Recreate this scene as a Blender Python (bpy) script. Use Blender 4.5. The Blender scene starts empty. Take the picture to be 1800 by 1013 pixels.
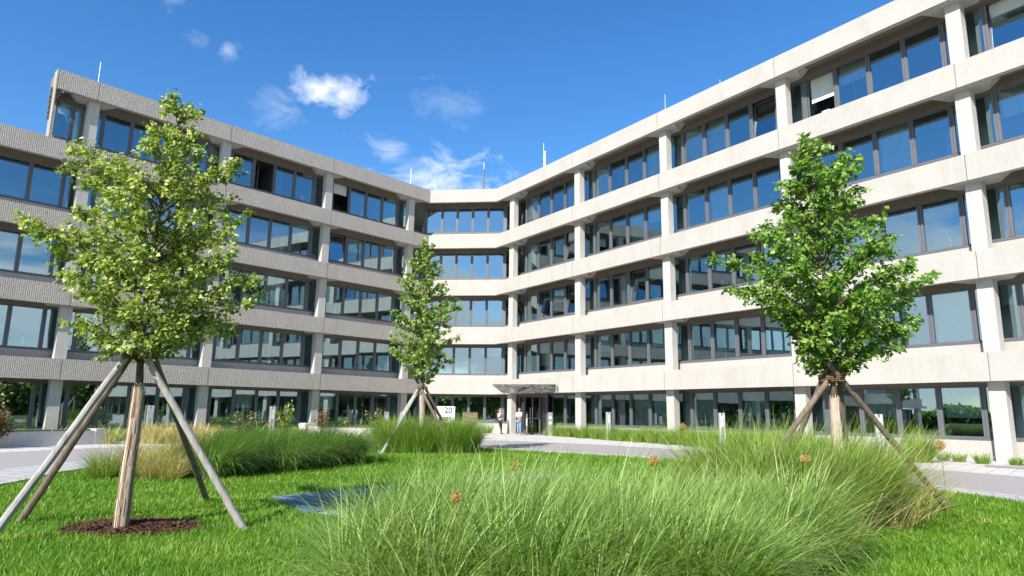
import bpy, bmesh, math, random
import numpy as np
from mathutils import Vector, Matrix
R_ = math.radians
SC = bpy.context.scene
COL = SC.collection
random.seed(7)
NR = np.random.default_rng(11)

# ------------------------------------------------------------------ camera
cam_d = bpy.data.cameras.new('camera'); cam = bpy.data.objects.new('camera', cam_d); COL.objects.link(cam)
SC.camera = cam
cam_d.sensor_width = 36.0; cam_d.lens = 23.62; cam_d.clip_end = 3000; cam_d.clip_start = 0.05
CAM = Vector((8.756, -46.983, 1.38))
ya, pit, rol = -0.10705, 0.18397, -0.01334
r0 = Vector((math.cos(ya), -math.sin(ya), 0)); f0 = Vector((math.sin(ya)*math.cos(pit), math.cos(ya)*math.cos(pit), math.sin(pit)))
u0 = r0.cross(f0)
rr = r0*math.cos(rol) - u0*math.sin(rol); uu = r0*math.sin(rol) + u0*math.cos(rol)
M = Matrix((rr, uu, -f0)).transposed().to_4x4(); M.translation = CAM
cam.matrix_world = M
SC.view_settings.view_transform = 'Standard'; SC.view_settings.look = 'None'
SC.view_settings.exposure = 1.02; SC.view_settings.gamma = 1.0
SC.render.resolution_x = 1024; SC.render.resolution_y = 576
SC.cycles.max_bounces = 7; SC.cycles.transparent_max_bounces = 12; SC.cycles.sample_clamp_indirect = 6

# ------------------------------------------------------------------ sun + sky
SUN_TH = R_(23); SUN_EL = R_(36)
sdir = Vector((-math.sin(SUN_TH)*math.cos(SUN_EL), -math.cos(SUN_TH)*math.cos(SUN_EL), math.sin(SUN_EL)))
sl = bpy.data.lights.new('sun', 'SUN'); sl.energy = 4.3; sl.angle = R_(0.53); sl.color = (1.0, 0.95, 0.86)
so = bpy.data.objects.new('sun', sl); COL.objects.link(so)
so.rotation_euler = (-sdir).to_track_quat('-Z', 'Y').to_euler()

W = bpy.data.worlds.new('World'); SC.world = W; W.use_nodes = True
wn = W.node_tree.nodes; wl = W.node_tree.links
wn.clear()
wo = wn.new('ShaderNodeOutputWorld'); bg = wn.new('ShaderNodeBackground'); wl.new(bg.outputs[0], wo.inputs[0])
bg.inputs[1].default_value = 0.108
sky = wn.new('ShaderNodeTexSky'); sky.sky_type = 'NISHITA'; sky.sun_disc = False
sky.sun_elevation = SUN_EL; sky.sun_rotation = math.atan2(sdir.x, sdir.y)
sky.altitude = 300; sky.air_density = 1.0; sky.dust_density = 0.25; sky.ozone_density = 2.2
hs = wn.new('ShaderNodeHueSaturation'); hs.inputs['Saturation'].default_value = 1.32; hs.inputs['Hue'].default_value = 0.504; hs.inputs['Value'].default_value = 1.0; wl.new(sky.outputs[0], hs.inputs['Color'])
tc = wn.new('ShaderNodeTexCoord')
def wmath(op, a, b=None, clamp=False, c=None):
    n = wn.new('ShaderNodeMath'); n.operation = op; n.use_clamp = clamp
    for i, x in enumerate((a, b, c)):
        if x is None: continue
        if isinstance(x, (int, float)): n.inputs[i].default_value = x
        else: wl.new(x, n.inputs[i])
    return n.outputs[0]
def wnoise(scale, detail=6, rough=0.6, stretch=(1, 1, 1), dist=0.0):
    mp = wn.new('ShaderNodeMapping'); mp.inputs['Scale'].default_value = stretch
    wl.new(tc.outputs['Generated'], mp.inputs[0])
    n = wn.new('ShaderNodeTexNoise'); n.inputs['Scale'].default_value = scale; n.inputs['Detail'].default_value = detail
    n.inputs['Roughness'].default_value = rough; n.inputs['Distortion'].default_value = dist
    wl.new(mp.outputs[0], n.inputs['Vector']); return n.outputs[0]
def blob(c, rad, sz=1.0):
    # soft spot of cloud round a direction of the sky
    d = wn.new('ShaderNodeVectorMath'); d.operation = 'SUBTRACT'; wl.new(tc.outputs['Generated'], d.inputs[0]); d.inputs[1].default_value = c
    m = wn.new('ShaderNodeVectorMath'); m.operation = 'MULTIPLY'; wl.new(d.outputs[0], m.inputs[0]); m.inputs[1].default_value = (1, 1, sz)
    l = wn.new('ShaderNodeVectorMath'); l.operation = 'LENGTH'; wl.new(m.outputs[0], l.inputs[0])
    return wmath('SUBTRACT', 1.0, wmath('DIVIDE', l.outputs['Value'], rad))      # 1 at centre, 0 at rad
nz = wnoise(26, 9, 0.60, (1, 1, 1.5), 0.3); nz2 = wnoise(15, 9, 0.66, (1, 1, 1.7), 0.8)
def puff(c, rad, sz, amp, n, k, off):
    b = blob(c, rad, sz)
    v = wmath('ADD', wmath('MULTIPLY', b, 1.0), wmath('MULTIPLY', wmath('SUBTRACT', n, off), k))
    v = wmath('MULTIPLY', wmath('SUBTRACT', v, 0.22), 1.15, True)
    v = wmath('POWER', v, 1.15)
    return wmath('MULTIPLY', v, amp, True)
CLOUDS = [((-0.358, 0.828, 0.434), 0.050, 1.7, 0.85, 1, 2.3, 0.47), ((-0.328, 0.840, 0.434), 0.055, 1.6, 0.8, 1, 2.3, 0.49), ((-0.345, 0.834, 0.443), 0.035, 1.6, 0.8, 1, 2.0, 0.47),
          ((-0.225, 0.92, 0.330), 0.13, 1.6, 0.62, 0, 3.2, 0.52), ((-0.16, 0.94, 0.315), 0.09, 1.6, 0.5, 0, 3.2, 0.53), ((-0.2711, 0.8908, 0.3646), 0.045, 1.4, 0.4, 0, 3.0, 0.50), ((-0.4171, 0.8127, 0.407), 0.05, 1.2, 0.22, 0, 3.0, 0.50),
          ((-0.4586, 0.7602, 0.4603), 0.018, 1.2, 0.28, 1, 3.0, 0.5), ((-0.4893, 0.7387, 0.4636), 0.018, 1.2, 0.15, 1, 3.0, 0.5), ((-0.506, 0.7043, 0.510), 0.04, 1.4, 0.30, 1, 3.0, 0.5), ((-0.1885, 0.8838, 0.4283), 0.06, 1.2, 0.15, 0, 3.5, 0.53)]
acc = None
for (c, rad, sz, amp, which, k, off) in CLOUDS:
    q = puff(c, rad, sz, amp, nz if which else nz2, k, off)
    acc = q if acc is None else wmath('MAXIMUM', acc, q)
# low bank of bright cloud behind the camera, only seen mirrored in the windows
sep = wn.new('ShaderNodeSeparateXYZ'); wl.new(tc.outputs['Generated'], sep.inputs[0])
back = wmath('MULTIPLY', wmath('MULTIPLY', sep.outputs[1], -1.0), 3.0, True)
low = wmath('SUBTRACT', 1.0, wmath('DIVIDE', wmath('ABSOLUTE', wmath('SUBTRACT', sep.outputs[2], 0.12)), 0.17))
bank = wmath('MULTIPLY', wmath('ADD', low, wmath('MULTIPLY', wmath('SUBTRACT', wnoise(5, 8, 0.6, (1, 1, 3.0)), 0.51), 5.0)), 1.5, True)
bank = wmath('MULTIPLY', wmath('MULTIPLY', bank, back), wmath('MULTIPLY', low, 2.0, True), True)
acc = wmath('MAXIMUM', acc, bank)
mx = wn.new('ShaderNodeMixRGB'); wl.new(acc, mx.inputs[0]); wl.new(hs.outputs[0], mx.inputs[1]); mx.inputs[2].default_value = (5.6, 5.9, 6.4, 1)
wl.new(mx.outputs[0], bg.inputs[0])

# ------------------------------------------------------------------ helpers
def tag(o, label=None, cat=None, group=None, kind=None):
    if label: o['label'] = label
    if cat: o['category'] = cat
    if group: o['group'] = group
    if kind: o['kind'] = kind
    return o
def empty(name, loc, label, cat, group=None, rz=0):
    o = bpy.data.objects.new(name, None); COL.objects.link(o); o.location = loc; o.rotation_euler = (0, 0, rz)
    o.empty_display_size = 0.2
    return tag(o, label, cat, group)
class MB:
    def __init__(s): s.v = []; s.f = []; s.uv = []; s.mi = []
    def face(s, pts, uvs, mi=0):
        b = len(s.v); s.v += [tuple(p) for p in pts]; s.f.append(tuple(range(b, b+len(pts)))); s.uv += list(uvs); s.mi.append(mi)
    def box(s, fr, x0, x1, y0, y1, z0, z1, mi=0):
        O, ax, ay, az = fr
        P = lambda x, y, z: O + ax*x + ay*y + az*z
        F = s.face
        F([P(x0,y0,z0),P(x1,y0,z0),P(x1,y0,z1),P(x0,y0,z1)], [(x0,z0),(x1,z0),(x1,z1),(x0,z1)], mi)
        F([P(x1,y1,z0),P(x0,y1,z0),P(x0,y1,z1),P(x1,y1,z1)], [(x1,z0),(x0,z0),(x0,z1),(x1,z1)], mi)
        F([P(x0,y1,z0),P(x0,y0,z0),P(x0,y0,z1),P(x0,y1,z1)], [(y1,z0),(y0,z0),(y0,z1),(y1,z1)], mi)
        F([P(x1,y0,z0),P(x1,y1,z0),P(x1,y1,z1),P(x1,y0,z1)], [(y0,z0),(y1,z0),(y1,z1),(y0,z1)], mi)
        F([P(x0,y0,z1),P(x1,y0,z1),P(x1,y1,z1),P(x0,y1,z1)], [(x0,y0),(x1,y0),(x1,y1),(x0,y1)], mi)
        F([P(x0,y1,z0),P(x1,y1,z0),P(x1,y0,z0),P(x0,y0,z0)], [(x0,y1),(x1,y1),(x1,y0),(x0,y0)], mi)
    def prism(s, pts, z0, z1, mi=0, mis=None):
        # pts counter-clockwise seen from above
        a = sum(pts[i][0]*pts[(i+1) % len(pts)][1]-pts[(i+1) % len(pts)][0]*pts[i][1] for i in range(len(pts)))
        if a < 0: pts = pts[::-1]
        n = len(pts); L = 0
        for i in range(n):
            p, q = pts[i], pts[(i+1) % n]; d = math.hypot(q[0]-p[0], q[1]-p[1])
            s.face([(p[0],p[1],z0),(q[0],q[1],z0),(q[0],q[1],z1),(p[0],p[1],z1)], [(L,z0),(L+d,z0),(L+d,z1),(L,z1)], mi if mis is None else mis)
            L += d
        s.face([(p[0],p[1],z1) for p in pts], [(p[0],p[1]) for p in pts], mi)
        s.face([(p[0],p[1],z0) for p in pts[::-1]], [(p[0],p[1]) for p in pts[::-1]], mi)
    def tube(s, pts, rads, n=8, mi=0, cap=True):
        pts = [Vector(p) for p in pts]; rings = []
        L = 0; Ls = [0]
        for i in range(1, len(pts)): L += (pts[i]-pts[i-1]).length; Ls.append(L)
        ref = None
        for i, p in enumerate(pts):
            t = (pts[min(i+1, len(pts)-1)]-pts[max(i-1, 0)]).normalized()
            if ref is None: ref = Vector((1,0,0)) if abs(t.x) < 0.8 else Vector((0,1,0))
            a = (ref - t*ref.dot(t)).normalized(); b = t.cross(a); ref = a
            rings.append([p + (a*math.cos(2*math.pi*k/n)+b*math.sin(2*math.pi*k/n))*rads[i] for k in range(n)])
        for i in range(len(pts)-1):
            for k in range(n):
                k2 = (k+1) % n; u = k/n; u2 = (k+1)/n
                s.face([rings[i][k], rings[i][k2], rings[i+1][k2], rings[i+1][k]], [(u,Ls[i]),(u2,Ls[i]),(u2,Ls[i+1]),(u,Ls[i+1])], mi)
        if cap:
            s.face(rings[0][::-1], [(0,0)]*n, mi); s.face(rings[-1], [(0,0)]*n, mi)
    def build(s, name, mats, parent=None, smooth=False, merge=False):
        me = bpy.data.meshes.new(name); me.from_pydata([tuple(p) for p in s.v], [], s.f)
        uv = me.uv_layers.new(name='UVMap'); uv.data.foreach_set('uv', np.array(s.uv, dtype=np.float32).ravel())
        if not isinstance(mats, (list, tuple)): mats = [mats]
        for m in mats: me.materials.append(m)
        me.polygons.foreach_set('material_index', s.mi)
        if merge:
            bm = bmesh.new(); bm.from_mesh(me); bmesh.ops.remove_doubles(bm, verts=bm.verts, dist=1e-5); bm.to_mesh(me); bm.free()
        if smooth: me.polygons.foreach_set('use_smooth', [True]*len(me.polygons))
        me.update()
        o = bpy.data.objects.new(name, me); COL.objects.link(o)
        if parent:
            o.parent = parent
            o.matrix_parent_inverse = parent_inv(parent)
        return o
def parent_inv(p):
    m = Matrix.Identity(4); q = p; chain = []
    while q: chain.append(q); q = q.parent
    for q in reversed(chain): m = m @ q.matrix_parent_inverse @ q.matrix_basis
    return m.inverted()
X3, Y3, Z3 = Vector((1,0,0)), Vector((0,1,0)), Vector((0,0,1))
def frame(o=(0,0,0), ang=0): return (Vector(o), Vector((math.cos(ang), math.sin(ang), 0)), Vector((-math.sin(ang), math.cos(ang), 0)), Z3)

# ------------------------------------------------------------------ materials
class NT:
    def __init__(s, name):
        s.m = bpy.data.materials.new(name); s.m.use_nodes = True; s.n = s.m.node_tree.nodes; s.l = s.m.node_tree.links
        s.b = s.n['Principled BSDF']; s.out = s.n['Material Output']
    def node(s, t, **kw):
        n = s.n.new(t)
        for k, v in kw.items(): setattr(n, k, v)
        return n
    def set(s, sock, v):
        if isinstance(v, (int, float)): sock.default_value = v
        elif isinstance(v, tuple): sock.default_value = v if len(v) == len(sock.default_value) else v + (1,)
        else: s.l.new(v, sock)
    def math(s, op, a, b=None, clamp=False):
        n = s.node('ShaderNodeMath', operation=op, use_clamp=clamp); s.set(n.inputs[0], a)
        if b is not None: s.set(n.inputs[1], b)
        return n.outputs[0]
    def mix(s, f, a, b, bt='MIX'):
        n = s.node('ShaderNodeMixRGB', blend_type=bt); s.set(n.inputs[0], f); s.set(n.inputs[1], a); s.set(n.inputs[2], b); return n.outputs[0]
    def coord(s, kind='Object', scale=(1,1,1)):
        t = s.node('ShaderNodeTexCoord'); mp = s.node('ShaderNodeMapping'); mp.inputs['Scale'].default_value = scale
        s.l.new(t.outputs[kind], mp.inputs[0]); return mp.outputs[0]
    def noise(s, vec, scale, detail=4, rough=0.55, dist=0):
        n = s.node('ShaderNodeTexNoise'); s.l.new(vec, n.inputs['Vector']); n.inputs['Scale'].default_value = scale
        n.inputs['Detail'].default_value = detail; n.inputs['Roughness'].default_value = rough; n.inputs['Distortion'].default_value = dist
        return n.outputs[0]
    def ramp(s, f, stops):
        n = s.node('ShaderNodeValToRGB'); s.set(n.inputs[0], f); e = n.color_ramp.elements
        while len(e) < len(stops): e.new(0.5)
        for i, (p, c) in enumerate(stops): e[i].position = p; e[i].color = c if len(c) == 4 else c + (1,)
        return n.outputs[0]
    def bump(s, h, strength, dist):
        n = s.node('ShaderNodeBump'); n.inputs['Strength'].default_value = strength; n.inputs['Distance'].default_value = dist
        s.l.new(h, n.inputs['Height']); s.l.new(n.outputs[0], s.b.inputs['Normal'])
    def fin(s, col=None, rough=None, metal=None, spec=None):
        if col is not None: s.set(s.b.inputs['Base Color'], col)
        if rough is not None: s.set(s.b.inputs['Roughness'], rough)
        if metal is not None: s.b.inputs['Metallic'].default_value = metal
        if spec is not None: s.b.inputs['Specular IOR Level'].default_value = spec
        return s.m
def simple(name, c, rough=0.6, metal=0.0, var=0.12, scale=6, bump=0.0):
    t = NT(name); v = t.coord('Object'); n = t.noise(v, scale, 5, 0.6)
    lo = tuple(x*(1-var) for x in c); hi = tuple(min(1, x*(1+var)) for x in c)
    col = t.ramp(n, [(0.3, lo), (0.7, hi)])
    if bump: t.bump(t.noise(v, scale*8, 3), bump, 0.01)
    return t.fin(col, rough, metal)
def ribbed(name, base, pitch, breakup, bump, dist):
    t = NT(name); uv = t.coord('UV'); ob = t.coord('Object')
    sx = t.node('ShaderNodeSeparateXYZ'); t.l.new(uv, sx.inputs[0])
    w = t.noise(ob, 3.0 if breakup < 0.5 else 9.0, 4)
    ph = t.math('ADD', t.math('MULTIPLY', sx.outputs[0], 2*math.pi/pitch), t.math('MULTIPLY', w, 3.0*breakup))
    s = t.math('SINE', ph)
    # chiselled breaks along each rib
    uvs = t.coord('UV', (1/pitch, 9.0, 1)); br = t.noise(uvs, 1.0, 3, 0.6)
    sn = t.math('MULTIPLY', s, t.math('ADD', 1.0-breakup, t.math('MULTIPLY', br, 1.6*breakup)))
    fine = t.noise(ob, 55, 4, 0.7)
    h = t.math('ADD', t.math('MULTIPLY', sn, 0.5-.28*breakup), t.math('ADD', t.math('MULTIPLY', fine, 0.8), t.math('MULTIPLY', br, 1.9*breakup)))
    t.bump(h, bump, dist)
    big = t.noise(ob, 0.7, 5, 0.6); streak = t.noise(t.coord('UV', (1.1, 0.22, 1)), 2.0, 6, 0.62)
    c1 = t.ramp(fine, [(0.25, tuple(x*0.58 for x in base)), (0.52, base), (0.78, (min(1, base[0]*1.3), base[1]*1.28, base[2]*1.26))])
    c2 = t.mix(t.math('MULTIPLY', t.math('SUBTRACT', big, 0.42, True), 1.0), c1, (base[0]*0.72, base[1]*0.68, base[2]*0.62))
    c3 = t.mix(t.math('MULTIPLY', t.math('SUBTRACT', streak, 0.50, True), 1.1, True), c2, (base[0]*0.6, base[1]*0.58, base[2]*0.55))
    return t.fin(c3, 0.92, 0, 0.25)
M_rib = ribbed('ribbed_concrete', (0.43, 0.41, 0.378), 0.056, 0.15, 0.55, 0.012)
M_ribL = ribbed('chiselled_concrete', (0.43, 0.40, 0.365), 0.080, 0.85, 1.0, 0.040)
def conc(name, base, streak=1.0):
    t = NT(name); ob = t.coord('Object'); fine = t.noise(ob, 30, 5, 0.7); big = t.noise(ob, 1.1, 6, 0.65)
    st = t.noise(t.coord('Object', (4, 4, 0.4)), 2.0, 5, 0.6)
    c = t.ramp(fine, [(0.3, tuple(x*0.86 for x in base)), (0.7, tuple(x*1.1 for x in base))])
    c = t.mix(t.math('MULTIPLY', t.math('SUBTRACT', big, 0.45, True), 1.8*streak, True), c, tuple(x*0.66 for x in base))
    c = t.mix(t.math('MULTIPLY', t.math('SUBTRACT', st, 0.52, True), 2.2*streak, True), c, (base[0]*0.66, base[1]*0.58, base[2]*0.48))
    t.bump(fine, 0.25, 0.004)
    return t.fin(c, 0.85, 0, 0.3)
M_col = conc('smooth_concrete', (0.46, 0.445, 0.41), 0.9)
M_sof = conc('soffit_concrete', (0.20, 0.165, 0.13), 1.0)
M_plan = conc('planter_concrete', (0.58, 0.55, 0.49), 0.7)
M_frame = simple('window_frame_metal', (0.105, 0.109, 0.124), 0.5, 0.0, 0.05, 2)
M_sill = simple('dark_sill_metal', (0.10, 0.10, 0.115), 0.45, 0.2, 0.05, 2)
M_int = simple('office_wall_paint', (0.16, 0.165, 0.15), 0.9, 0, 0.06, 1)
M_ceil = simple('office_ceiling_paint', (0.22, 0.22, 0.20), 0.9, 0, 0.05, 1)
M_blind = simple('blind_slats_paint', (0.82, 0.86, 0.83), 0.5, 0, 0.05, 3)
M_furn = simple('office_furniture', (0.34, 0.33, 0.30), 0.6, 0, 0.4, 0.8)
def glass(name, tint, refl, gcol, wob=0.006):
    t = NT(name); t.n.remove(t.b)
    tr = t.node('ShaderNodeBsdfTransparent'); tr.inputs[0].default_value = tint + (1,)
    gl = t.node('ShaderNodeBsdfGlossy'); gl.inputs['Roughness'].default_value = 0.0; gl.inputs['Color'].default_value = gcol + (1,)
    bp = t.node('ShaderNodeBump'); bp.inputs['Strength'].default_value = 0.5; bp.inputs['Distance'].default_value = wob
    t.l.new(t.noise(t.coord('Object'), 0.8, 2), bp.inputs['Height']); t.l.new(bp.outputs[0], gl.inputs['Normal'])
    fr = t.node('ShaderNodeFresnel'); fr.inputs[0].default_value = 1.5
    f = t.math('ADD', refl, t.math('MULTIPLY', fr.outputs[0], 1.0-refl), True)
    mx = t.node('ShaderNodeMixShader'); t.l.new(f, mx.inputs[0]); t.l.new(tr.outputs[0], mx.inputs[1]); t.l.new(gl.outputs[0], mx.inputs[2])
    t.l.new(mx.outputs[0], t.out.inputs[0]); return t.m
M_glass = glass('coated_glass', (0.56, 0.66, 0.62), 0.34, (0.68, 0.92, 1.0), 0.0016)
M_door_glass = glass('door_glass', (0.55, 0.62, 0.60), 0.12, (0.9, 0.95, 1.0))
M_steel = simple('brushed_steel', (0.55, 0.55, 0.54), 0.32, 1.0, 0.08, 4)
M_alu = simple('galvanised_metal', (0.62, 0.62, 0.60), 0.45, 0.7, 0.1, 5)
M_rust = simple('weathered_steel_plate', (0.16, 0.10, 0.075), 0.8, 0.2, 0.45, 9)
M_white = simple('sign_white_paint', (0.78, 0.78, 0.77), 0.5, 0, 0.03, 2)
M_black = simple('lettering_black', (0.03, 0.03, 0.03), 0.5, 0, 0.03, 2)
M_orange = simple('orange_mark_paint', (0.75, 0.28, 0.05), 0.5, 0, 0.03, 2)

def paving(name, base, su, sv, jw, var, rot=0.0, jcol=0.45):
    t = NT(name); t_ = t.node('ShaderNodeTexCoord'); mp = t.node('ShaderNodeMapping'); mp.inputs['Rotation'].default_value = (0, 0, rot)
    t.l.new(t_.outputs['Object'], mp.inputs[0])
    b = t.node('ShaderNodeTexBrick'); t.l.new(mp.outputs[0], b.inputs['Vector'])
    b.inputs['Color1'].default_value = tuple(x*(1-var) for x in base) + (1,); b.inputs['Color2'].default_value = tuple(x*(1+var) for x in base) + (1,)
    b.inputs['Mortar'].default_value = tuple(x*jcol for x in base) + (1,); b.inputs['Scale'].default_value = 1; b.inputs['Mortar Size'].default_value = jw
    b.inputs['Brick Width'].default_value = su; b.inputs['Row Height'].default_value = sv; b.inputs['Mortar Smooth'].default_value = 0.2
    ob = t.coord('Object'); n = t.noise(ob, 1.2, 6, 0.65); f = t.noise(ob, 45, 4, 0.7)
    c = t.mix(t.math('MULTIPLY', n, 0.45), b.outputs[0], tuple(x*0.7 for x in base)); c = t.mix(t.math('MULTIPLY', f, 0.25), c, tuple(x*0.5 for x in base))
    t.bump(f, 0.2, 0.003); return t.fin(c, 0.85, 0, 0.3)
M_pave = paving('pale_pavers', (0.60, 0.575, 0.54), 0.9, 0.45, 0.022, 0.07, 0.6)
M_pave2 = paving('grey_pavers', (0.47, 0.465, 0.46), 0.6, 0.4, 0.022, 0.08, 0.35)
def asphalt():
    t = NT('reddish_grey_asphalt'); ob = t.coord('Object'); f = t.noise(ob, 60, 5, 0.75); n = t.noise(ob, 0.6, 6, 0.6)
    c = t.ramp(f, [(0.3, (0.25, 0.225, 0.22)), (0.7, (0.42, 0.385, 0.375))]); c = t.mix(t.math('MULTIPLY', n, 0.5), c, (0.30, 0.275, 0.27))
    t.bump(f, 0.3, 0.004); return t.fin(c, 0.9, 0, 0.3)
M_asph = asphalt()
M_kerb = conc('kerb_concrete', (0.46, 0.45, 0.42), 0.6)
def soil(name, a, b, sc=14):
    t = NT(name); ob = t.coord('Object'); f = t.noise(ob, sc, 6, 0.75); c = t.ramp(f, [(0.35, a), (0.65, b)]); t.bump(f, 0.8, 0.02); return t.fin(c, 0.95, 0, 0.1)
M_gnd = soil('bare_ground', (0.10, 0.11, 0.05), (0.16, 0.17, 0.08))
M_lawnbase = soil('lawn_soil', (0.07, 0.15, 0.015), (0.12, 0.24, 0.03), 30)
M_mulch = soil('bark_mulch', (0.045, 0.022, 0.014), (0.17, 0.09, 0.06), 30)
def plantmat(name, stops, transl=0.35, rough=0.5, spec=0.35, attr='rnd', tcol=(1.12, 1.12, 0.6)):
    t = NT(name); a = t.node('ShaderNodeAttribute', attribute_name=attr)
    col = t.ramp(a.outputs['Fac'], stops)
    t.fin(col, rough, 0, spec)
    tl = t.node('ShaderNodeBsdfTranslucent'); t.l.new(t.mix(1.0, col, tcol, 'MULTIPLY'), tl.inputs[0])
    mx = t.node('ShaderNodeMixShader'); mx.inputs[0].default_value = transl
    t.l.new(t.b.outputs[0], mx.inputs[1]); t.l.new(tl.outputs[0], mx.inputs[2]); t.l.new(mx.outputs[0], t.out.inputs[0])
    return t.m
M_lawn = plantmat('lawn_blades', [(0, (0.07, 0.17, 0.010)), (0.5, (0.135, 0.285, 0.016)), (0.9, (0.22, 0.365, 0.035)), (1, (0.46, 0.48, 0.16))], 0.4)
M_gfore = plantmat('green_reed_blades', [(0, (0.07, 0.16, 0.02)), (0.45, (0.24, 0.39, 0.07)), (0.8, (0.42, 0.56, 0.17)), (0.92, (0.46, 0.50, 0.24)), (1, (0.66, 0.56, 0.32))], 0.35, 0.42, 0.5)
M_gright = plantmat('light_green_blades', [(0, (0.12, 0.22, 0.03)), (0.5, (0.24, 0.36, 0.06)), (0.9, (0.36, 0.46, 0.11)), (1, (0.58, 0.54, 0.25))], 0.35)
M_gdark = plantmat('dark_sedge_blades', [(0, (0.08, 0.17, 0.03)), (0.6, (0.21, 0.36, 0.08)), (1, (0.44, 0.55, 0.22))], 0.25, 0.35, 0.6)
M_gtan = plantmat('straw_blades', [(0, (0.26, 0.30, 0.07)), (0.35, (0.46, 0.41, 0.15)), (1, (0.68, 0.56, 0.30))], 0.35)
M_ghedge = plantmat('fine_green_blades', [(0, (0.11, 0.22, 0.025)), (0.6, (0.23, 0.37, 0.055)), (0.92, (0.36, 0.46, 0.11)), (1, (0.48, 0.38, 0.18))], 0.35)
M_leafL = plantmat('pale_linden_leaves', [(0, (0.06, 0.12, 0.012)), (0.35, (0.18, 0.28, 0.035)), (0.62, (0.38, 0.46, 0.11)), (1, (0.72, 0.72, 0.42))], 0.38, 0.45, 0.45, tcol=(1.5, 1.4, 0.5))
M_leafM = plantmat('linden_leaves', [(0, (0.07, 0.15, 0.02)), (0.45, (0.18, 0.29, 0.045)), (0.8, (0.34, 0.44, 0.11)), (1, (0.55, 0.60, 0.25))], 0.35, 0.45, 0.45, tcol=(1.4, 1.35, 0.5))
M_leafR = plantmat('green_linden_leaves', [(0, (0.05, 0.13, 0.014)), (0.45, (0.14, 0.27, 0.03)), (0.8, (0.27, 0.42, 0.07)), (1, (0.48, 0.58, 0.20))], 0.35, 0.42, 0.45, tcol=(1.4, 1.35, 0.45))
M_shrub = plantmat('shrub_leaves', [(0, (0.04, 0.08, 0.015)), (0.6, (0.10, 0.16, 0.04)), (1, (0.45, 0.43, 0.24))], 0.3)
M_redsh = plantmat('reddish_shrub_leaves', [(0, (0.05, 0.06, 0.02)), (0.5, (0.16, 0.10, 0.05)), (1, (0.36, 0.20, 0.11))], 0.3)
M_all = plantmat('seed_head_orange', [(0, (0.34, 0.20, 0.06)), (0.6, (0.52, 0.33, 0.10)), (1, (0.62, 0.44, 0.18))], 0.2)
def bark(name, a, b, sc=(18, 18, 2.2)):
    t = NT(name); f = t.noise(t.coord('Object', sc), 1.6, 6, 0.7); c = t.ramp(f, [(0.3, a), (0.7, b)]); t.bump(f, 0.7, 0.008); return t.fin(c, 0.85, 0, 0.2)
M_bark = bark('young_bark', (0.05, 0.038, 0.026), (0.13, 0.105, 0.075))
M_pole = bark('weathered_pole_wood', (0.20, 0.185, 0.165), (0.42, 0.40, 0.37), (10, 10, 1.2))
M_poled = bark('brown_pole_wood', (0.10, 0.075, 0.055), (0.23, 0.18, 0.14), (10, 10, 1.2))
M_rope = bark('coir_rope', (0.10, 0.06, 0.035), (0.22, 0.14, 0.08), (30, 30, 30))
def wrapmat(name, cols):
    t = NT(name); a = t.node('ShaderNodeAttribute', attribute_name='rnd'); c = t.ramp(a.outputs['Fac'], cols)
    f = t.noise(t.coord('Object', (40, 40, 3)), 1.5, 5, 0.7); c = t.mix(t.math('MULTIPLY', f, 0.40), c, (0.12, 0.08, 0.055)); t.bump(f, 0.6, 0.004); return t.fin(c, 0.8, 0, 0.2)
M_wrap = wrapmat('reed_mat', [(0, (0.24, 0.14, 0.08)), (0.3, (0.46, 0.26, 0.15)), (0.6, (0.52, 0.42, 0.32)), (1, (0.72, 0.66, 0.56))])
M_wrapw = wrapmat('pale_trunk_wrap', [(0, (0.42, 0.32, 0.24)), (1, (0.68, 0.60, 0.52))])

# ------------------------------------------------------------------ building plan (metres)
aR, aL = 0.85777, 0.93363
P0R = Vector((2.48, 0, 0)); P0L = Vector((-2.48, 0, 0))
dR = Vector((math.cos(aR), -math.sin(aR), 0)); iR = Vector((math.sin(aR), math.cos(aR), 0))
dL = Vector((-math.cos(aL), -math.sin(aL), 0)); iL = Vector((-math.sin(aL), math.cos(aL), 0))
SR, SL, J1R, J1L = 7.2, 6.887, 1.422, 1.374
ZB = [2.64, 6.147, 9.654, 13.161, 16.66]; TH = 0.967
NBR, NBL = 6, 6           # joints kept on each wing
JR = [J1R+SR*k for k in range(7)]; JL = [J1L+SL*k for k in range(7)]
ENDL = 23.8               # the top floor of the left wing stops here
def wp(w, s, r):
    if w == 'R': return P0R + dR*s + iR*r
    if w == 'L': return P0L + dL*s + iL*r
    return Vector((s, r, 0))
def cor(w, r): return Vector((2.48+r*math.tan(aR/2), r, 0)) if w == 'R' else Vector((-2.48-r*math.tan(aL/2), r, 0))
def scor(w, r): return -r*math.tan((aR if w == 'R' else aL)/2)
bld = empty('office_building', (0, 0, 0), 'four storey angled concrete office block with ribbed bands, square columns and long dark window ribbons', 'building')
GAP = 0.012
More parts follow.
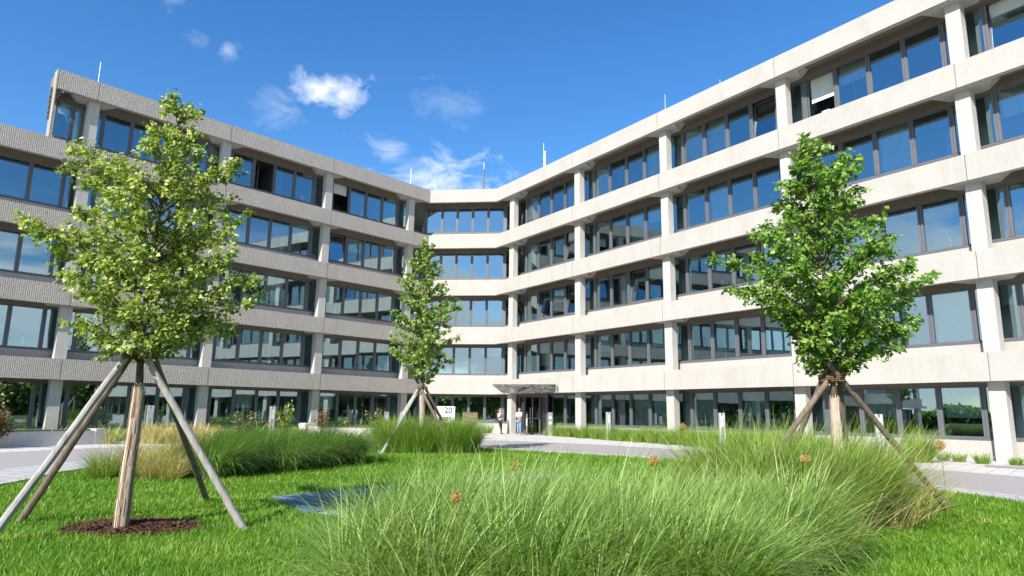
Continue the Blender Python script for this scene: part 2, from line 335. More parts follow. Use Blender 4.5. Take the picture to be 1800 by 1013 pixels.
# --- fascia panels
def fascia(zb, th, lv):
    for w, J, mat in (('R', JR, M_rib), ('L', JL, M_ribL)):
        for k in range(len(J)-1):
            s0, s1 = J[k]+GAP, J[k+1]-GAP
            if w == 'L' and lv == 4:
                if J[k] > ENDL: continue
                s1 = min(s1, ENDL)
            m = MB(); a, b, c, d = wp(w, s0, 0), wp(w, s1, 0), wp(w, s1, 0.25), wp(w, s0, 0.25)
            m.prism([a, b, c, d], zb, zb+th); m.build('fascia_panel', mat, bld)
    # corner piece: folded round both inner corners, one mesh
    m = MB(); o = [wp('R', J1R-GAP, 0), cor('R', 0), cor('L', 0), wp('L', J1L-GAP, 0)]
    i = [wp('R', J1R-GAP, .25), cor('R', .25), cor('L', .25), wp('L', J1L-GAP, .25)]
    for k in range(3): m.prism([o[k], i[k], i[k+1], o[k+1]], zb, zb+th, 1 if k == 2 else 0)
    m.build('fascia_panel', [M_rib, M_ribL], bld)
for lv in range(5): fascia(ZB[lv], TH, lv)
DEEP = 7.5
# --- floor slabs, soffits, beams and sills per storey
def eo(r): return 23.5-.34*(r-1.2) if r > 1.2 else 23.5
def band(name, ra, rb, z0, z1, mats, end=None, mi=(0, 0, 0), inset=0.0):
    eR = 42.0; eL = 41.0 if end is None else end
    m = MB()
    m.prism([wp('R', eR, ra), wp('R', eR, rb), cor('R', rb), cor('R', ra)], z0, z1, mi[0])
    m.prism([cor('R', ra), cor('R', rb), cor('L', rb), cor('L', ra)], z0, z1, mi[1])
    m.prism([cor('L', ra), cor('L', rb), wp('L', eo(rb) if end == 23.5 else eL, rb), wp('L', eo(ra) if end == 23.5 else eL, ra)], z0, z1, mi[2])
    return m.build(name, mats, bld)
for lv in range(5):
    zb = ZB[lv]; e = 23.5 if lv == 4 else None
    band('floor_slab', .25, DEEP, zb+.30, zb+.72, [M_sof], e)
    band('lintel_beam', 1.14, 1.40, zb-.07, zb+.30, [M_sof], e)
    if lv < 4:
        band('sill_wall', 1.12, 1.36, zb+.72, zb+1.40 - (0.02 if lv else 0), [M_rib, M_ribL], None, (0, 0, 1))
        band('ledge', .25, 1.12, zb+.72, zb+.93, [M_col])
    else:
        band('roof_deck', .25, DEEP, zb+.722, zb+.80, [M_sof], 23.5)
for lv in range(5):   # office interior behind the glass, one per storey
    z0 = 0.02 if lv == 0 else ZB[lv-1]+.72; z1 = ZB[lv]+.30; e = 21.4 if lv == 4 else 40.5
    m = MB()
    for w in 'RL':
        J = JR if w == 'R' else JL; ang = math.atan2((dR if w == 'R' else dL).y, (dR if w == 'R' else dL).x)
        pw = lambda s, r: wp(w, s, r)
        ee = 40.5 if w == 'R' else e
        m.prism([pw(scor(w, 6.5)-.05, 6.5), pw(ee, 6.5), pw(ee, 6.6), pw(scor(w, 6.6)-.05, 6.6)], z0, z1-.001)
        for k, s in enumerate(J):
            if s > ee-.5: continue
            m.prism([pw(s-.06, 1.42), pw(s+.06, 1.42), pw(s+.06, 6.5), pw(s-.06, 6.5)], z0, z1-.002)
            if (k+lv) % 2: m.prism([pw(s+2.8, 1.42), pw(s+2.9, 1.42), pw(s+2.9, 6.5), pw(s+2.8, 6.5)], z0, z1-.002)
    m.prism([cor('R', 6.5), cor('R', 6.6), cor('L', 6.6), cor('L', 6.5)], z0, z1-.001)
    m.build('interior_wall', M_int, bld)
    m = MB()     # desks and cupboards just inside
    for w in 'RL':
        ee = 40 if w == 'R' else e-1
        s = 2.0
        while s < ee:
            h = random.choice([.75, .75, 1.1, 1.9]); L = random.uniform(.7, 1.7); r = random.uniform(1.6, 4.2)
            m.prism([wp(w, s, r), wp(w, s+L, r), wp(w, s+L, r+.6), wp(w, s, r+.6)], z0+.01, z0+h)
            s += L+random.uniform(.3, 2.2)
    m.build('office_furniture', M_furn, bld)
    m = MB(); zs_ = .72 if lv == 0 else ZB[lv-1]+1.43     # boxes, lamps and pots on the inner window boards
    for w in 'RL':
        m.prism([wp(w, 1.0, 1.42), wp(w, 39 if w == 'R' else e-1, 1.42), wp(w, 39 if w == 'R' else e-1, 1.62), wp(w, 1.0, 1.62)], zs_-.05, zs_)
        s = 2.2
        while s < (39 if w == 'R' else e-1.5):
            h = random.choice([.12, .2, .3, .55]); L = random.uniform(.12, .5) if h < .4 else .12
            m.prism([wp(w, s, 1.45), wp(w, s+L, 1.45), wp(w, s+L, 1.6), wp(w, s, 1.6)], zs_+.001, zs_+h); s += L+random.uniform(.4, 2.8)
    m.build('window_board', M_white, bld)
# outer shell: back walls, roof
m = MB(); m.prism([wp('R', 42, 7.5), wp('R', 42, 7.8), cor('R', 7.8), cor('R', 7.5)], 0, 17.3); m.prism([cor('R', 7.5), cor('R', 7.8), cor('L', 7.8), cor('L', 7.5)], 0, 17.3)
m.prism([cor('L', 7.5), cor('L', 7.8), wp('L', 21.2, 7.8), wp('L', 21.2, 7.5)], 0, 17.3); m.prism([wp('L', 21.21, 7.5), wp('L', 21.21, 7.8), wp('L', 41, 7.8), wp('L', 41, 7.5)], 0, 13.9)
m.build('rear_wall', M_ribL, bld)
# end wall of the left wing's top floor: vertical return fin of the parapet and side wall behind
m = MB(); m.prism([wp('L', ENDL+.004, -.004), wp('L', ENDL+.06, -.004), wp('L', ENDL+.06, .55), wp('L', ENDL+.004, .55)], ZB[3]+.94, ZB[4]+TH-.002); m.build('end_fin', M_ribL, bld)
m = MB(); m.prism([wp('L', eo(1.42)+.01, 1.42), wp('L', eo(1.42)+.2, 1.42), wp('L', eo(7.5)+.2, 7.5), wp('L', eo(7.5)+.01, 7.5)], ZB[3]+.72, ZB[4]+.6); m.build('end_wall', M_ribL, bld)
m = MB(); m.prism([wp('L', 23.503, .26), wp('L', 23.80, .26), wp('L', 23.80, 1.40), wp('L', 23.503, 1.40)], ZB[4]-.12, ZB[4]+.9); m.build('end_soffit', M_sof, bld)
m = MB()
for k in range(16):
    z = ZB[4]-1.9+k*.1; m.box((wp('L', 0, 0), dL, iL, Z3), ENDL-.05, ENDL-.01, .45, 1.02, z, z+.045)
m.build('vent_grille', M_frame, bld)
m = MB()
for k in range(6): m.box((wp('L', 0, 0), dL, iL, Z3), ENDL+.065, ENDL+.16, .38, .54, ZB[4]-1.5+k*.28, ZB[4]-1.5+k*.28+.2)
m.build('louvre', M_frame, bld)
# --- columns and brackets
for lv in range(5):
    z0 = 0 if lv == 0 else ZB[lv-1]+.93
    for w, J, d, i in (('R', JR, dR, iR), ('L', JL, dL, iL)):
        for s in J:
            if w == 'L' and lv == 4 and s > ENDL: continue
            fr = (wp(w, s, 0), d, i, Z3)
            m = MB(); m.box(fr, -.25, .25, .40, .80, z0, ZB[lv]+.01); m.build('column', M_col, bld)
            m = MB(); zb = ZB[lv]
            P = lambda x, r, z: fr[0]+d*x+i*r+Z3*z
            a, b = .62, 1.0
            top = [P(-b, .26, zb+.298), P(b, .26, zb+.298), P(b, 1.13, zb+.298), P(-b, 1.13, zb+.298)]
            bot = [P(-b, .26, zb+.012), P(b, .26, zb+.012), P(a, 1.13, zb+.012), P(-a, 1.13, zb+.012)]
            if w == 'R': top = top[::-1]; bot = bot[::-1]
            m.face(bot[::-1], [(q.x, q.y) for q in bot]); m.face(top, [(q.x, q.y) for q in top])
            for q in range(4): m.face([bot[q], bot[(q+1) % 4], top[(q+1) % 4], top[q]], [(0,0),(1,0),(1,.3),(0,.3)])
            m.build('column_bracket', M_col, bld)
# --- windows: one ribbon window per bay and storey, with panes, blinds and open casements as sub-parts
FW = 0.085; MW = 0.088
def window(w, s0, s1, mull, z0, z1, lv, opens={}, tilts=(), blinds={}, r=1.2):
    if w == 'C': fr = (Vector((0, 0, 0)), X3, Y3, Z3)
    else: fr = (wp(w, 0, 0), dR if w == 'R' else dL, iR if w == 'R' else iL, Z3)
    O, ax, ay, az = fr
    m = MB(); ra, rb = r-.03, r+.07
    m.box(fr, s0, s1, ra, rb, z1-FW, z1); m.box(fr, s0, s1, ra, rb, z0, z0+FW)
    for q in mull: m.box(fr, q-MW, q-.012, ra-.015, rb, z0+FW, z1-FW); m.box(fr, q+.012, q+MW, ra-.015, rb, z0+FW, z1-FW); m.box(fr, q-.012, q+.012, ra+.01, rb-.01, z0+FW, z1-FW)
    m.box(fr, s0, s1, r-.10, r-.031, z0-.035, z0-.002)
    W_ = m.build('window', M_frame, bld)
    edges = [s0]+list(mull)+[s1]; g = MB(); ng = 0
    for k in range(len(edges)-1):
        a = edges[k]+(MW if k else 0.0); b = edges[k+1]-(MW if k < len(edges)-2 else 0.0)
        if b-a < .12: continue
        if k in opens or k in tilts:
            cs = MB()
            if k in opens:    # swung inwards about its left or right jamb
                sg = opens[k]; an = R_(55)*abs(sg); hinge = a if sg > 0 else b
                hx = (ax*math.cos(an)+ay*math.sin(an)) if sg > 0 else (-ax*math.cos(an)+ay*math.sin(an))
                hy = hx.cross(Z3); f2 = (O+ax*hinge+ay*(r+.02), hx, hy, Z3); zz0, zz1 = z0+FW, z1-FW
            else:             # tilted inwards about its foot
                an = R_(7); f2 = (O+ax*a+ay*(r+.02)+Z3*(z0+FW), ax, ay*math.cos(an)-Z3*math.sin(an), Z3*math.cos(an)+ay*math.sin(an)); zz0, zz1 = 0, z1-z0-2*FW
            L = b-a; cw = .06
            cs.box(f2, 0, L, -.03, .03, zz0, zz0+cw); cs.box(f2, 0, L, -.03, .03, zz1-cw, zz1); cs.box(f2, 0, cw, -.03, .03, zz0+cw, zz1-cw); cs.box(f2, L-cw, L, -.03, .03, zz0+cw, zz1-cw)
            cs.box(f2, cw, L-cw, -.006, .006, zz0+cw, zz1-cw, 1)
            cs.build('casement', [M_frame, M_glass], W_)
        else:
            P = lambda x, y, z: O+ax*x+ay*y+az*z
            # every pane sits very slightly out of true, like real glazing
            e1, e2, e3 = [random.uniform(-.006, .006) for _ in range(3)]
            g.face([P(a, r+.02, z0+FW), P(b, r+.02+e1, z0+FW), P(b, r+.02+e1+e2, z1-FW), P(a, r+.02+e2, z1-FW)], [(a,z0),(b,z0),(b,z1),(a,z1)]); ng += 1
    if ng: g.build('pane', M_glass, W_)
    for k, drop in blinds.items():
        if k+1 >= len(edges): continue
        a = edges[k]+.12; b = edges[k+1]-.12
        if b-a < .15: continue
        bl = MB(); zt = z1-.05; zz = zt; P = lambda x, y, z: O+ax*x+ay*y+az*z
        while zz > zt-(z1-z0-.1)*drop:
            bl.face([P(a, r+.17, zz-.050), P(b, r+.17, zz-.050), P(b, r+.185, zz), P(a, r+.185, zz)], [(0,0),(1,0),(1,1),(0,1)]); zz -= .055
        bl.build('blind', M_blind, W_)
    return W_
rb = random.Random(5)
def rblinds(n, p):
    return {k: rb.choice([.25, .35, .5, .8, 1.0]) for k in range(n) if rb.random() < p}
BL = {('R', 4, 1): {4: 1.0, 3: .0}, ('R', 4, 2): {0: 1, 1: 1.0, 4: 1.0}, ('R', 4, 3): {0: 1.0, 1: .9, 2: .85}, ('R', 4, 4): {1: .6, 2: .45}, ('R', 4, 5): {1: .4},
      ('R', 3, 3): {2: 1.0, 0: .3}, ('R', 2, 2): {4: .4}, ('R', 1, 4): {4: 1.0}, ('R', 0, 2): {0: .8, 1: .4, 3: 1.0, 4: .9}, ('R', 0, 3): {0: .9, 1: .9, 3: .6}, ('R', 0, 4): {2: .6, 4: .6}, ('L', 4, 3): {5: 1.0, 0: .3}, ('L', 4, 4): {0: .9, 1: .3}}
OP = {('L', 4, 2): {2: 1}, ('L', 4, 1): {0: .0}, ('R', 4, 3): {4: -1}, ('R', 4, 4): {1: 1}}
OP = {('L', 4, 2): {3: -1}, ('L', 4, 1): {4: -1}, ('R', 4, 4): {1: 1}}
TI = {('R', 4, 1): (0,), ('R', 3, 1): (4,), ('R', 2, 1): (2, 4), ('R', 2, 2): (3,), ('L', 3, 1): (4,), ('R', 4, 5): (1,), ('R', 4, 3): (4,)}
for lv in range(5):
    zt = ZB[lv]-.07
    for w, J, S, n in (('R', JR, SR, 6), ('L', JL, SL, 6)):
        z0 = (.70 if w == 'R' else .38) if lv == 0 else ZB[lv-1]+1.42
        mod = S/5
        for k in range(n):
            if w == 'L' and lv == 4 and J[k] > ENDL: continue
            s0, s1 = J[k], J[k+1]
            if w == 'L' and lv == 4: s1 = min(s1, 23.45)
            mull = [J[k]+mod*(j+.5) for j in range(5)]; mull = [q for q in mull if q < s1-.1]
            if lv == 0 and w == 'R' and k == 0: mull = mull[3:]; s0 = J[0]+3.55; z00 = .70
            if lv == 0 and w == 'R' and k == 0: window(w, s0, s1, mull, z0, zt, lv); continue
            b = BL.get((w, lv, k+1), rblinds(6, .34 if w == 'R' else .10))
            window(w, s0, s1, mull, z0, zt, lv, OP.get((w, lv, k+1), {}), TI.get((w, lv, k+1), ()), b)
        # stub between the inner corner and the first column
        c = scor(w, 1.2); window(w, c+.13, J[0], [J[0]-mod/2+.03], z0, zt, lv) if not (w == 'R' and lv == 0) else window(w, c+.13, J[0]+.3, [J[0]-mod/2+.03], z0, zt, lv)
    z0 = .70 if lv == 0 else ZB[lv-1]+1.42
    xa, xb = cor('L', 1.2).x+.13, cor('R', 1.2).x-.13; n = 5
    window('C', xa, xb, [xa+(xb-xa)*q/n for q in range(1, n)], z0, zt, lv, {}, (), {0: .15, 1: .1} if lv == 4 else {})
    m = MB()
    for w in 'RL':
        c = cor(w, 1.2); m.box((Vector((c.x, c.y, 0)), X3, Y3, Z3), -.15, .15, -.06, .12, z0, zt)
    m.build('corner_post', M_frame, bld)
# plinths under the ground-floor windows
m = MB(); q = .68
m.prism([wp('R', 42, 1.12), wp('R', 42, 1.36), wp('R', J1R+3.5, 1.36), wp('R', J1R+3.5, 1.12)], 0, q)
m.prism([wp('R', J1R+.3, 1.12), wp('R', J1R+.3, 1.36), cor('R', 1.36), cor('R', 1.12)], 0, q); m.prism([cor('R', 1.12), cor('R', 1.36), cor('L', 1.36), cor('L', 1.12)], 0, q)
m.prism([cor('L', 1.12), cor('L', 1.36), wp('L', 41, 1.36), wp('L', 41, 1.12)], 0, .34)
m.build('plinth', M_rib, bld)
m = MB(); m.prism([wp('R', 42, 1.36), wp('R', 42, 7.5), cor('R', 7.5), cor('L', 7.5), wp('L', 41, 7.5), wp('L', 41, 1.36), cor('L', 1.36), cor('R', 1.36)], 0.0, .06); m.build('ground_slab', M_ceil, bld)
# --- entrance: glazed door screen between the first two right-hand columns
fr = (wp('R', 0, 0), dR, iR, Z3)
dm = MB(); s0, s1 = J1R+.32, J1R+3.5; r = 1.0; zt = 2.46
dm.box(fr, s0, s1, r-.05, r+.09, zt, zt+.2)
for s in (s0, s0+.62, s0+1.5, s0+2.3, s1-.1): dm.box(fr, s, s+.075, r-.04, r+.06, .02, zt)
dm.box(fr, s0, s0+.7, r-.03, r+.05, .02, .12); dm.box(fr, s0+.7, s1, r-.03, r+.05, .02, .09)
D_ = dm.build('entrance_door', M_frame, bld)
g = MB(); g.box(fr, s0+.08, s1-.1, r+.01, r+.02, .1, zt); g.build('pane', M_door_glass, D_)
h = MB()
for s in (s0+1.42, s0+1.68): h.tube([fr[0]+dR*s+iR*(r-.10)+Z3*.75, fr[0]+dR*s+iR*(r-.10)+Z3*1.75], [.018, .018], 6)
h.box(fr, s0+.75, s0+1.42, r-.07, r-.05, 1.04, 1.08); h.box(fr, s0+1.70, s0+2.2, r-.07, r-.05, 1.04, 1.08)
h.build('handle', M_steel, D_)
# canopy of folded polished steel over the entrance
c = MB(); P = lambda s, r, z: fr[0]+dR*s+iR*r+Z3*z
def cp(s, r): return P(s, r, 2.66+max(0, -r)*.22)
gr = [[(2.0, -.01), (3.3, -.01), (4.8, -.01), (6.5, -.01)], [(2.95, -1.15), (4.1, -.90), (5.2, -.60), (6.65, -.03)], [(3.9, -2.6), (4.8, -1.85), (5.9, -1.0), (7.0, -.06)]]
lz = [[2.68, 2.68, 2.68, 2.68], [2.62, 2.66, 2.60, 2.68], [3.08, 2.96, 2.98, 2.72]]
low = [[P(*gr[i][j], lz[i][j]) for j in range(4)] for i in range(3)]
hi = [[P(*gr[i][j], 3.13+.01*i) for j in range(4)] for i in range(3)]
for i in range(2):
    for j in range(3):
        a, b, d, e = low[i][j], low[i][j+1], low[i+1][j+1], low[i+1][j]
        c.face([a, b, d], [(0,0)]*3); c.face([a, d, e], [(0,0)]*3)
        c.face([hi[i][j], hi[i+1][j], hi[i+1][j+1], hi[i][j+1]], [(0,0)]*4)
ring = [(0,0),(1,0),(2,0),(2,1),(2,2),(2,3),(1,3),(0,3)]
for q in range(len(ring)-1):
    (i, j), (k, l) = ring[q], ring[q+1]; c.face([low[i][j], low[k][l], hi[k][l], hi[i][j]], [(0,0)]*4)
def foldmetal():
    t = NT('polished_folded_steel'); n = t.noise(t.coord('Object'), 1.6, 3); t.bump(n, 0.6, 0.12); return t.fin((0.26, 0.255, 0.25), 0.06, 1.0)
c.build('entrance_canopy', foldmetal(), bld)
b_ = MB(); b_.tube([P(7.0, -.05, 2.92), P(7.35, -.25, 2.92)], [.04, .04], 6); b_.tube([P(7.3, -.2, 2.75), P(7.3, -.2, 3.15)], [.05, .05], 6); b_.build('canopy_lamp', M_steel, bld)

# ------------------------------------------------------------------ roof rods and masts
RODS = [((-18.98, -13.76), 17.0, 21.1, .025, 'thin white lightning rod at the stepped left end of the roof'),
        ((-4.07, .1), 17.1, 19.4, .02, 'thin lightning rod on the parapet near the left inner corner'),
        ((-2.2, .2), 17.1, 18.0, .015, 'very short lightning rod on the parapet above the centre windows'),
        ((13.8, -8.1), 17.1, 20.6, .025, 'lightning rod halfway along the right wing parapet'),
        ((15.9, -13.7), 17.1, 18.55, .02, 'short lightning rod rightmost on the right wing parapet')]
for (x, y), za, zb, rad, lab in RODS:
    o = empty('lightning_rod', (x, y, za), lab, 'lightning rod', 'lightning rods along the roof edge')
    m = MB(); m.tube([(x, y, za), (x, y, (za+zb)/2), (x, y, zb)], [rad, rad, rad*.6], 6); m.build('rod', M_alu, o)
    m = MB(); m.box(frame((x, y, za)), -.12, .12, -.12, .12, -.05, .1); m.build('base', M_kerb, o)
for (x, y), za, zb, lab, mt, sp in [((1.1, 2.5), 17.0, 20.1, 'thick tan antenna mast standing behind the centre parapet', M_sof, 0), ((6.1, -.9), 17.0, 20.1, 'white antenna mast with a thin side rod near the right inner corner', M_alu, 1)]:
    o = empty('antenna_mast', (x, y, za), lab, 'antenna', 'antenna masts on the roof')
    m = MB(); m.tube([(x, y, za), (x, y, zb)], [.06, .06], 8); m.build('mast', mt, o)
    m = MB(); m.tube([(x-.12*sp, y, za), (x-.12*sp, y, zb+.6)], [.02, .015], 6); m.build('rod', M_alu, o)

# ------------------------------------------------------------------ ground sheets
def catmull(pts, n=8):
    out = []; N = len(pts)
    for i in range(N):
        p0, p1, p2, p3 = [Vector(pts[(i+k-1) % N]) for k in range(4)]
        for k in range(n):
            t = k/n; out.append(0.5*((2*p1)+(p2-p0)*t+(2*p0-5*p1+4*p2-p3)*t*t+(3*p1-p0-3*p2+p3)*t**3))
    return out
def sheet(name, pts, z, mat, kind='structure'):
    bm = bmesh.new(); vs = [bm.verts.new((p[0], p[1], z)) for p in pts]; f = bm.faces.new(vs)
    if f.normal.z < 0: f.normal_flip()
    bmesh.ops.triangulate(bm, faces=bm.faces[:]); bm.normal_update()
    for f in bm.faces:
        if f.normal.z < 0: f.normal_flip()
    me = bpy.data.meshes.new(name); bm.to_mesh(me); bm.free(); me.materials.append(mat)
    o = bpy.data.objects.new(name, me); COL.objects.link(o); o['kind'] = kind; return o
sheet('ground', [(-400, -400), (400, -400), (400, 400), (-400, 400)], -.004, M_gnd)
plaza = [(-60, -70), (60, -70), (60, -45), (3, 8), (-3, 8), (-60, -60)]
sheet('paved_forecourt', [(-42, -75), (46, -75), (34, -30)] + [tuple(wp('R', 30, 1.3))[:2], tuple(cor('R', 1.3))[:2], tuple(cor('L', 1.3))[:2], tuple(wp('L', 30, 1.3))[:2], (-38, -40)], 0.0, M_pave)
C0 = [(-.9, -41), (-1.3, -36), (-2.25, -32.7), (-1.6, -27.5), (1, -23), (4.6, -20.9), (6.6, -21.9), (9.2, -23.5), (11.9, -25.6), (14, -29), (15.57, -32.8), (16.25, -35), (16.9, -39), (16.6, -46), (14, -53), (5, -55), (0, -50)]
C1 = [(-3.1, -42), (-3.6, -35), (-4.3, -31), (-3.7, -26.5), (-.6, -21), (4.3, -19.2), (7.4, -20.9), (10, -22.5), (12.7, -24.9), (14.9, -28.4), (16.3, -32), (17.0, -34.5), (17.7, -39), (17.5, -46), (15, -54), (5, -56.4), (-1.6, -51)]
C2 = [(-9.6, -42), (-9.6, -34), (-8.9, -28.5), (-7.8, -24), (-4.5, -17.2), (2.5, -12.5), (8, -14), (12.8, -18.6), (17.3, -25.2), (19.6, -28.8), (22, -33), (23.5, -40), (22, -52), (14, -61), (2, -63), (-7.5, -54)]
sheet('road', catmull(C2), .004, M_asph); sheet('path', catmull(C1), .008, M_pave2)
c0 = catmull(C0)
lawn = sheet('lawn', c0, .012, M_lawnbase)
sheet('road_band', [(21.0, -24.3), (22.7, -25.4), (22.1, -26.3), (20.5, -25.2)], .012, M_asph)
def ring_mesh(name, pts, w, z0, z1, mat):
    n = len(pts); m = MB(); cx = sum(p[0] for p in pts)/n; cy = sum(p[1] for p in pts)/n
    offs = []
    for i in range(n):
        t = (Vector(pts[(i+1) % n])-Vector(pts[i-1])); t = Vector((t.x, t.y, 0)).normalized(); nn = Vector((t.y, -t.x, 0))
        if nn.dot(Vector((pts[i][0]-cx, pts[i][1]-cy, 0))) < 0: nn = -nn
        offs.append((pts[i][0]+nn.x*w, pts[i][1]+nn.y*w))
    for i in range(n): j = (i+1) % n; m.prism([tuple(pts[i])[:2], tuple(pts[j])[:2], offs[j], offs[i]], z0, z1)
    o = m.build(name, mat); o['kind'] = 'structure'; return o
ring_mesh('lawn_kerb', [tuple(p) for p in c0], .12, .0, .055, M_kerb)

# ------------------------------------------------------------------ grass
def inpoly(x, y, poly):
    ins = np.zeros(len(x), bool); n = len(poly); j = n-1
    for i in range(n):
        xi, yi = poly[i][0], poly[i][1]; xj, yj = poly[j][0], poly[j][1]
        c = ((yi > y) != (yj > y)) & (x < (xj-xi)*(y-yi)/(yj-yi+1e-12)+xi); ins ^= c; j = i
    return ins
def npmesh(name, V, quads, mat, rnd, parent=None, smooth=True, k=4):
    me = bpy.data.meshes.new(name); nf = len(quads)
    me.vertices.add(len(V)); me.vertices.foreach_set('co', V.astype(np.float32).ravel())
    me.loops.add(nf*k); me.loops.foreach_set('vertex_index', quads.astype(np.int32).ravel())
    me.polygons.add(nf); me.polygons.foreach_set('loop_start', (np.arange(nf)*k).astype(np.int32))
    if smooth: me.polygons.foreach_set('use_smooth', np.ones(nf, bool))
    a = me.attributes.new('rnd', 'FLOAT', 'POINT'); a.data.foreach_set('value', rnd.astype(np.float32))
    me.materials.append(mat); me.update(); me.validate()
    o = bpy.data.objects.new(name, me); COL.objects.link(o)
    if parent: o.parent = parent; o.matrix_parent_inverse = parent_inv(parent)
    return o
def blades(name, root, az, ln, lean, curl, wd, segs, mat, rnd=None, parent=None, tipmin=0.12):
    N = len(root); t = np.linspace(0, 1, segs+1)
    ang = lean[:, None]+curl[:, None]*t[None, :]**1.3
    am = (ang[:, 1:]+ang[:, :-1])/2; st = ln[:, None]/segs
    hx = np.concatenate([np.zeros((N, 1)), np.cumsum(np.sin(am)*st, 1)], 1); hz = np.concatenate([np.zeros((N, 1)), np.cumsum(np.cos(am)*st, 1)], 1)
    hz = np.maximum(hz, -root[:, 2:3]+.01)
    dx, dy = np.cos(az)[:, None], np.sin(az)[:, None]
    P = np.stack([root[:, 0:1]+hx*dx, root[:, 1:2]+hx*dy, root[:, 2:3]+hz], -1)
    fa = az+np.pi/2+NR.normal(0, .5, N)
    w = wd[:, None]*np.maximum(1-t[None, :]**2.2, tipmin)*.5
    side = np.stack([np.cos(fa), np.sin(fa), np.zeros(N)], -1)[:, None, :]*w[:, :, None]
    V = np.stack([P-side, P+side], 2).reshape(-1, 3)
    base = (np.arange(N)*(segs+1)*2)[:, None]+(np.arange(segs)*2)[None, :]
    q = np.stack([base, base+1, base+3, base+2], -1).reshape(-1, 4)
    if rnd is None: rnd = NR.random(N)
    return npmesh(name, V, q, mat, np.repeat(rnd, (segs+1)*2), parent)
def clumps(n, poly, reject=None):
    xs = [p[0] for p in poly]; ys = [p[1] for p in poly]; out = []
    while len(out) < n:
        x = NR.uniform(min(xs), max(xs), 4*n); y = NR.uniform(min(ys), max(ys), 4*n); k = inpoly(x, y, poly)
        out += list(zip(x[k], y[k]))
    return np.array(out[:n])
def grass_bed(name, poly, ncl, per, h, spread, leanr, curlr, w, segs, mat, label, wind=(0, 0), cat='grass', kind='stuff', rad=.12, clus=None, group=None, hvar=.18, tips=None):
    c = clumps(ncl, poly) if clus is None else np.array(clus, float)
    ncl = len(c); N = ncl*per; ci = np.repeat(np.arange(ncl), per)
    ch = NR.normal(1, hvar, ncl).clip(.5, 1.4); a = NR.uniform(0, 2*np.pi, N); rr = rad*np.sqrt(NR.random(N))
    root = np.stack([c[ci, 0]+np.cos(a)*rr, c[ci, 1]+np.sin(a)*rr, np.zeros(N)+.01], -1)
    az = a+NR.normal(0, .7, N); lean = NR.uniform(*leanr, N); 
    vx = np.cos(az)*np.sin(lean)+wind[0]; vy = np.sin(az)*np.sin(lean)+wind[1]; az = np.arctan2(vy, vx); lean = lean*.8+.2*np.hypot(vx, vy)
    ln = h*ch[ci]*NR.uniform(.6, 1.12, N)*spread; curl = NR.uniform(*curlr, N)
    rn = (NR.random(N)*.75+NR.random(ncl)[ci]*.25)
    o = blades(name, root, az, ln, lean, curl, w*NR.uniform(.6, 1.3, N), segs, mat, rn)
    return tag(o, label, cat, group, kind)
POOL = [(3.9, -36.5), (5.3, -34.3), (6.6, -32.6), (7.9, -31.3), (8.6, -32.1), (7.4, -34.0), (6.2, -36.2), (5.1, -38.0)]
MUL = (3.55, -39.3)
F_fore = [(6.8, -41.9), (6.7, -41.0), (6.95, -40.0), (7.9, -39.3), (8.6, -39.0), (10.0, -38.9), (11.0, -39.2), (11.0, -39.8), (10.3, -40.9), (9.5, -42.1), (8.2, -42.5)]
# lawn blades, denser towards the camera
def lawn_blades(N):
    D = (NR.random(N)**1.6)*26+2.6; th = NR.uniform(-R_(52), R_(52), N)
    x = CAM.x+D*np.sin(th+ya); y = CAM.y+D*np.cos(th+ya)
    k = inpoly(x, y, [tuple(p) for p in c0]) & ~inpoly(x, y, POOL) & ~(np.hypot((x-MUL[0])/.78, (y-MUL[1])/.62) < 1)
    k &= ~inpoly(x, y, F_fore)
    x, y, D = x[k], y[k], D[k]; n = len(x)
    root = np.stack([x, y, np.full(n, .012)], -1)
    patch = .5+.5*np.sin(x*1.7+1.3*np.sin(y*1.1))*np.sin(y*2.1+1.7*np.sin(x*.9))
    p2 = .5+.5*np.sin(x*4.3+2*np.sin(y*3.1))*np.sin(y*4.9+2.2*np.sin(x*3.7)); rn = np.clip(NR.random(n)*.5+patch*.32+p2*.22+NR.normal(0, .05, n), 0, 1); rn[NR.random(n) < .03+.07*(patch > .85)] = 1
    sc = 1+D/12
    return blades('lawn_grass', root, NR.uniform(0, 6.28, n), NR.uniform(.03, .08, n)*(1+D*.015)*(.8+.45*p2), NR.uniform(.05, .7, n), NR.uniform(.1, 1.0, n), .0045*sc*NR.uniform(.7, 1.4, n)*np.where(D > 9, 1.3, 1), 2, M_lawn, rn)
tag(lawn_blades(620000), 'short bright green mown lawn grass between the paths', 'grass', None, 'stuff')
def coarse(n):     # broad-leaved weeds and clover tufts in the lawn
    x = NR.uniform(3, 15, n); y = NR.uniform(-43, -32, n)
    k = inpoly(x, y, [tuple(p) for p in c0]) & ~inpoly(x, y, POOL) & ~inpoly(x, y, F_fore); x, y = x[k], y[k]
    c = np.stack([x, y], -1)
    return grass_bed('lawn_weeds', None, len(c), 9, .085, 1, (.5, 1.3), (.3, .9), .022, 3, M_lawn, 'broad leaved weeds scattered through the mown lawn', clus=c, rad=.03)
coarse(620)

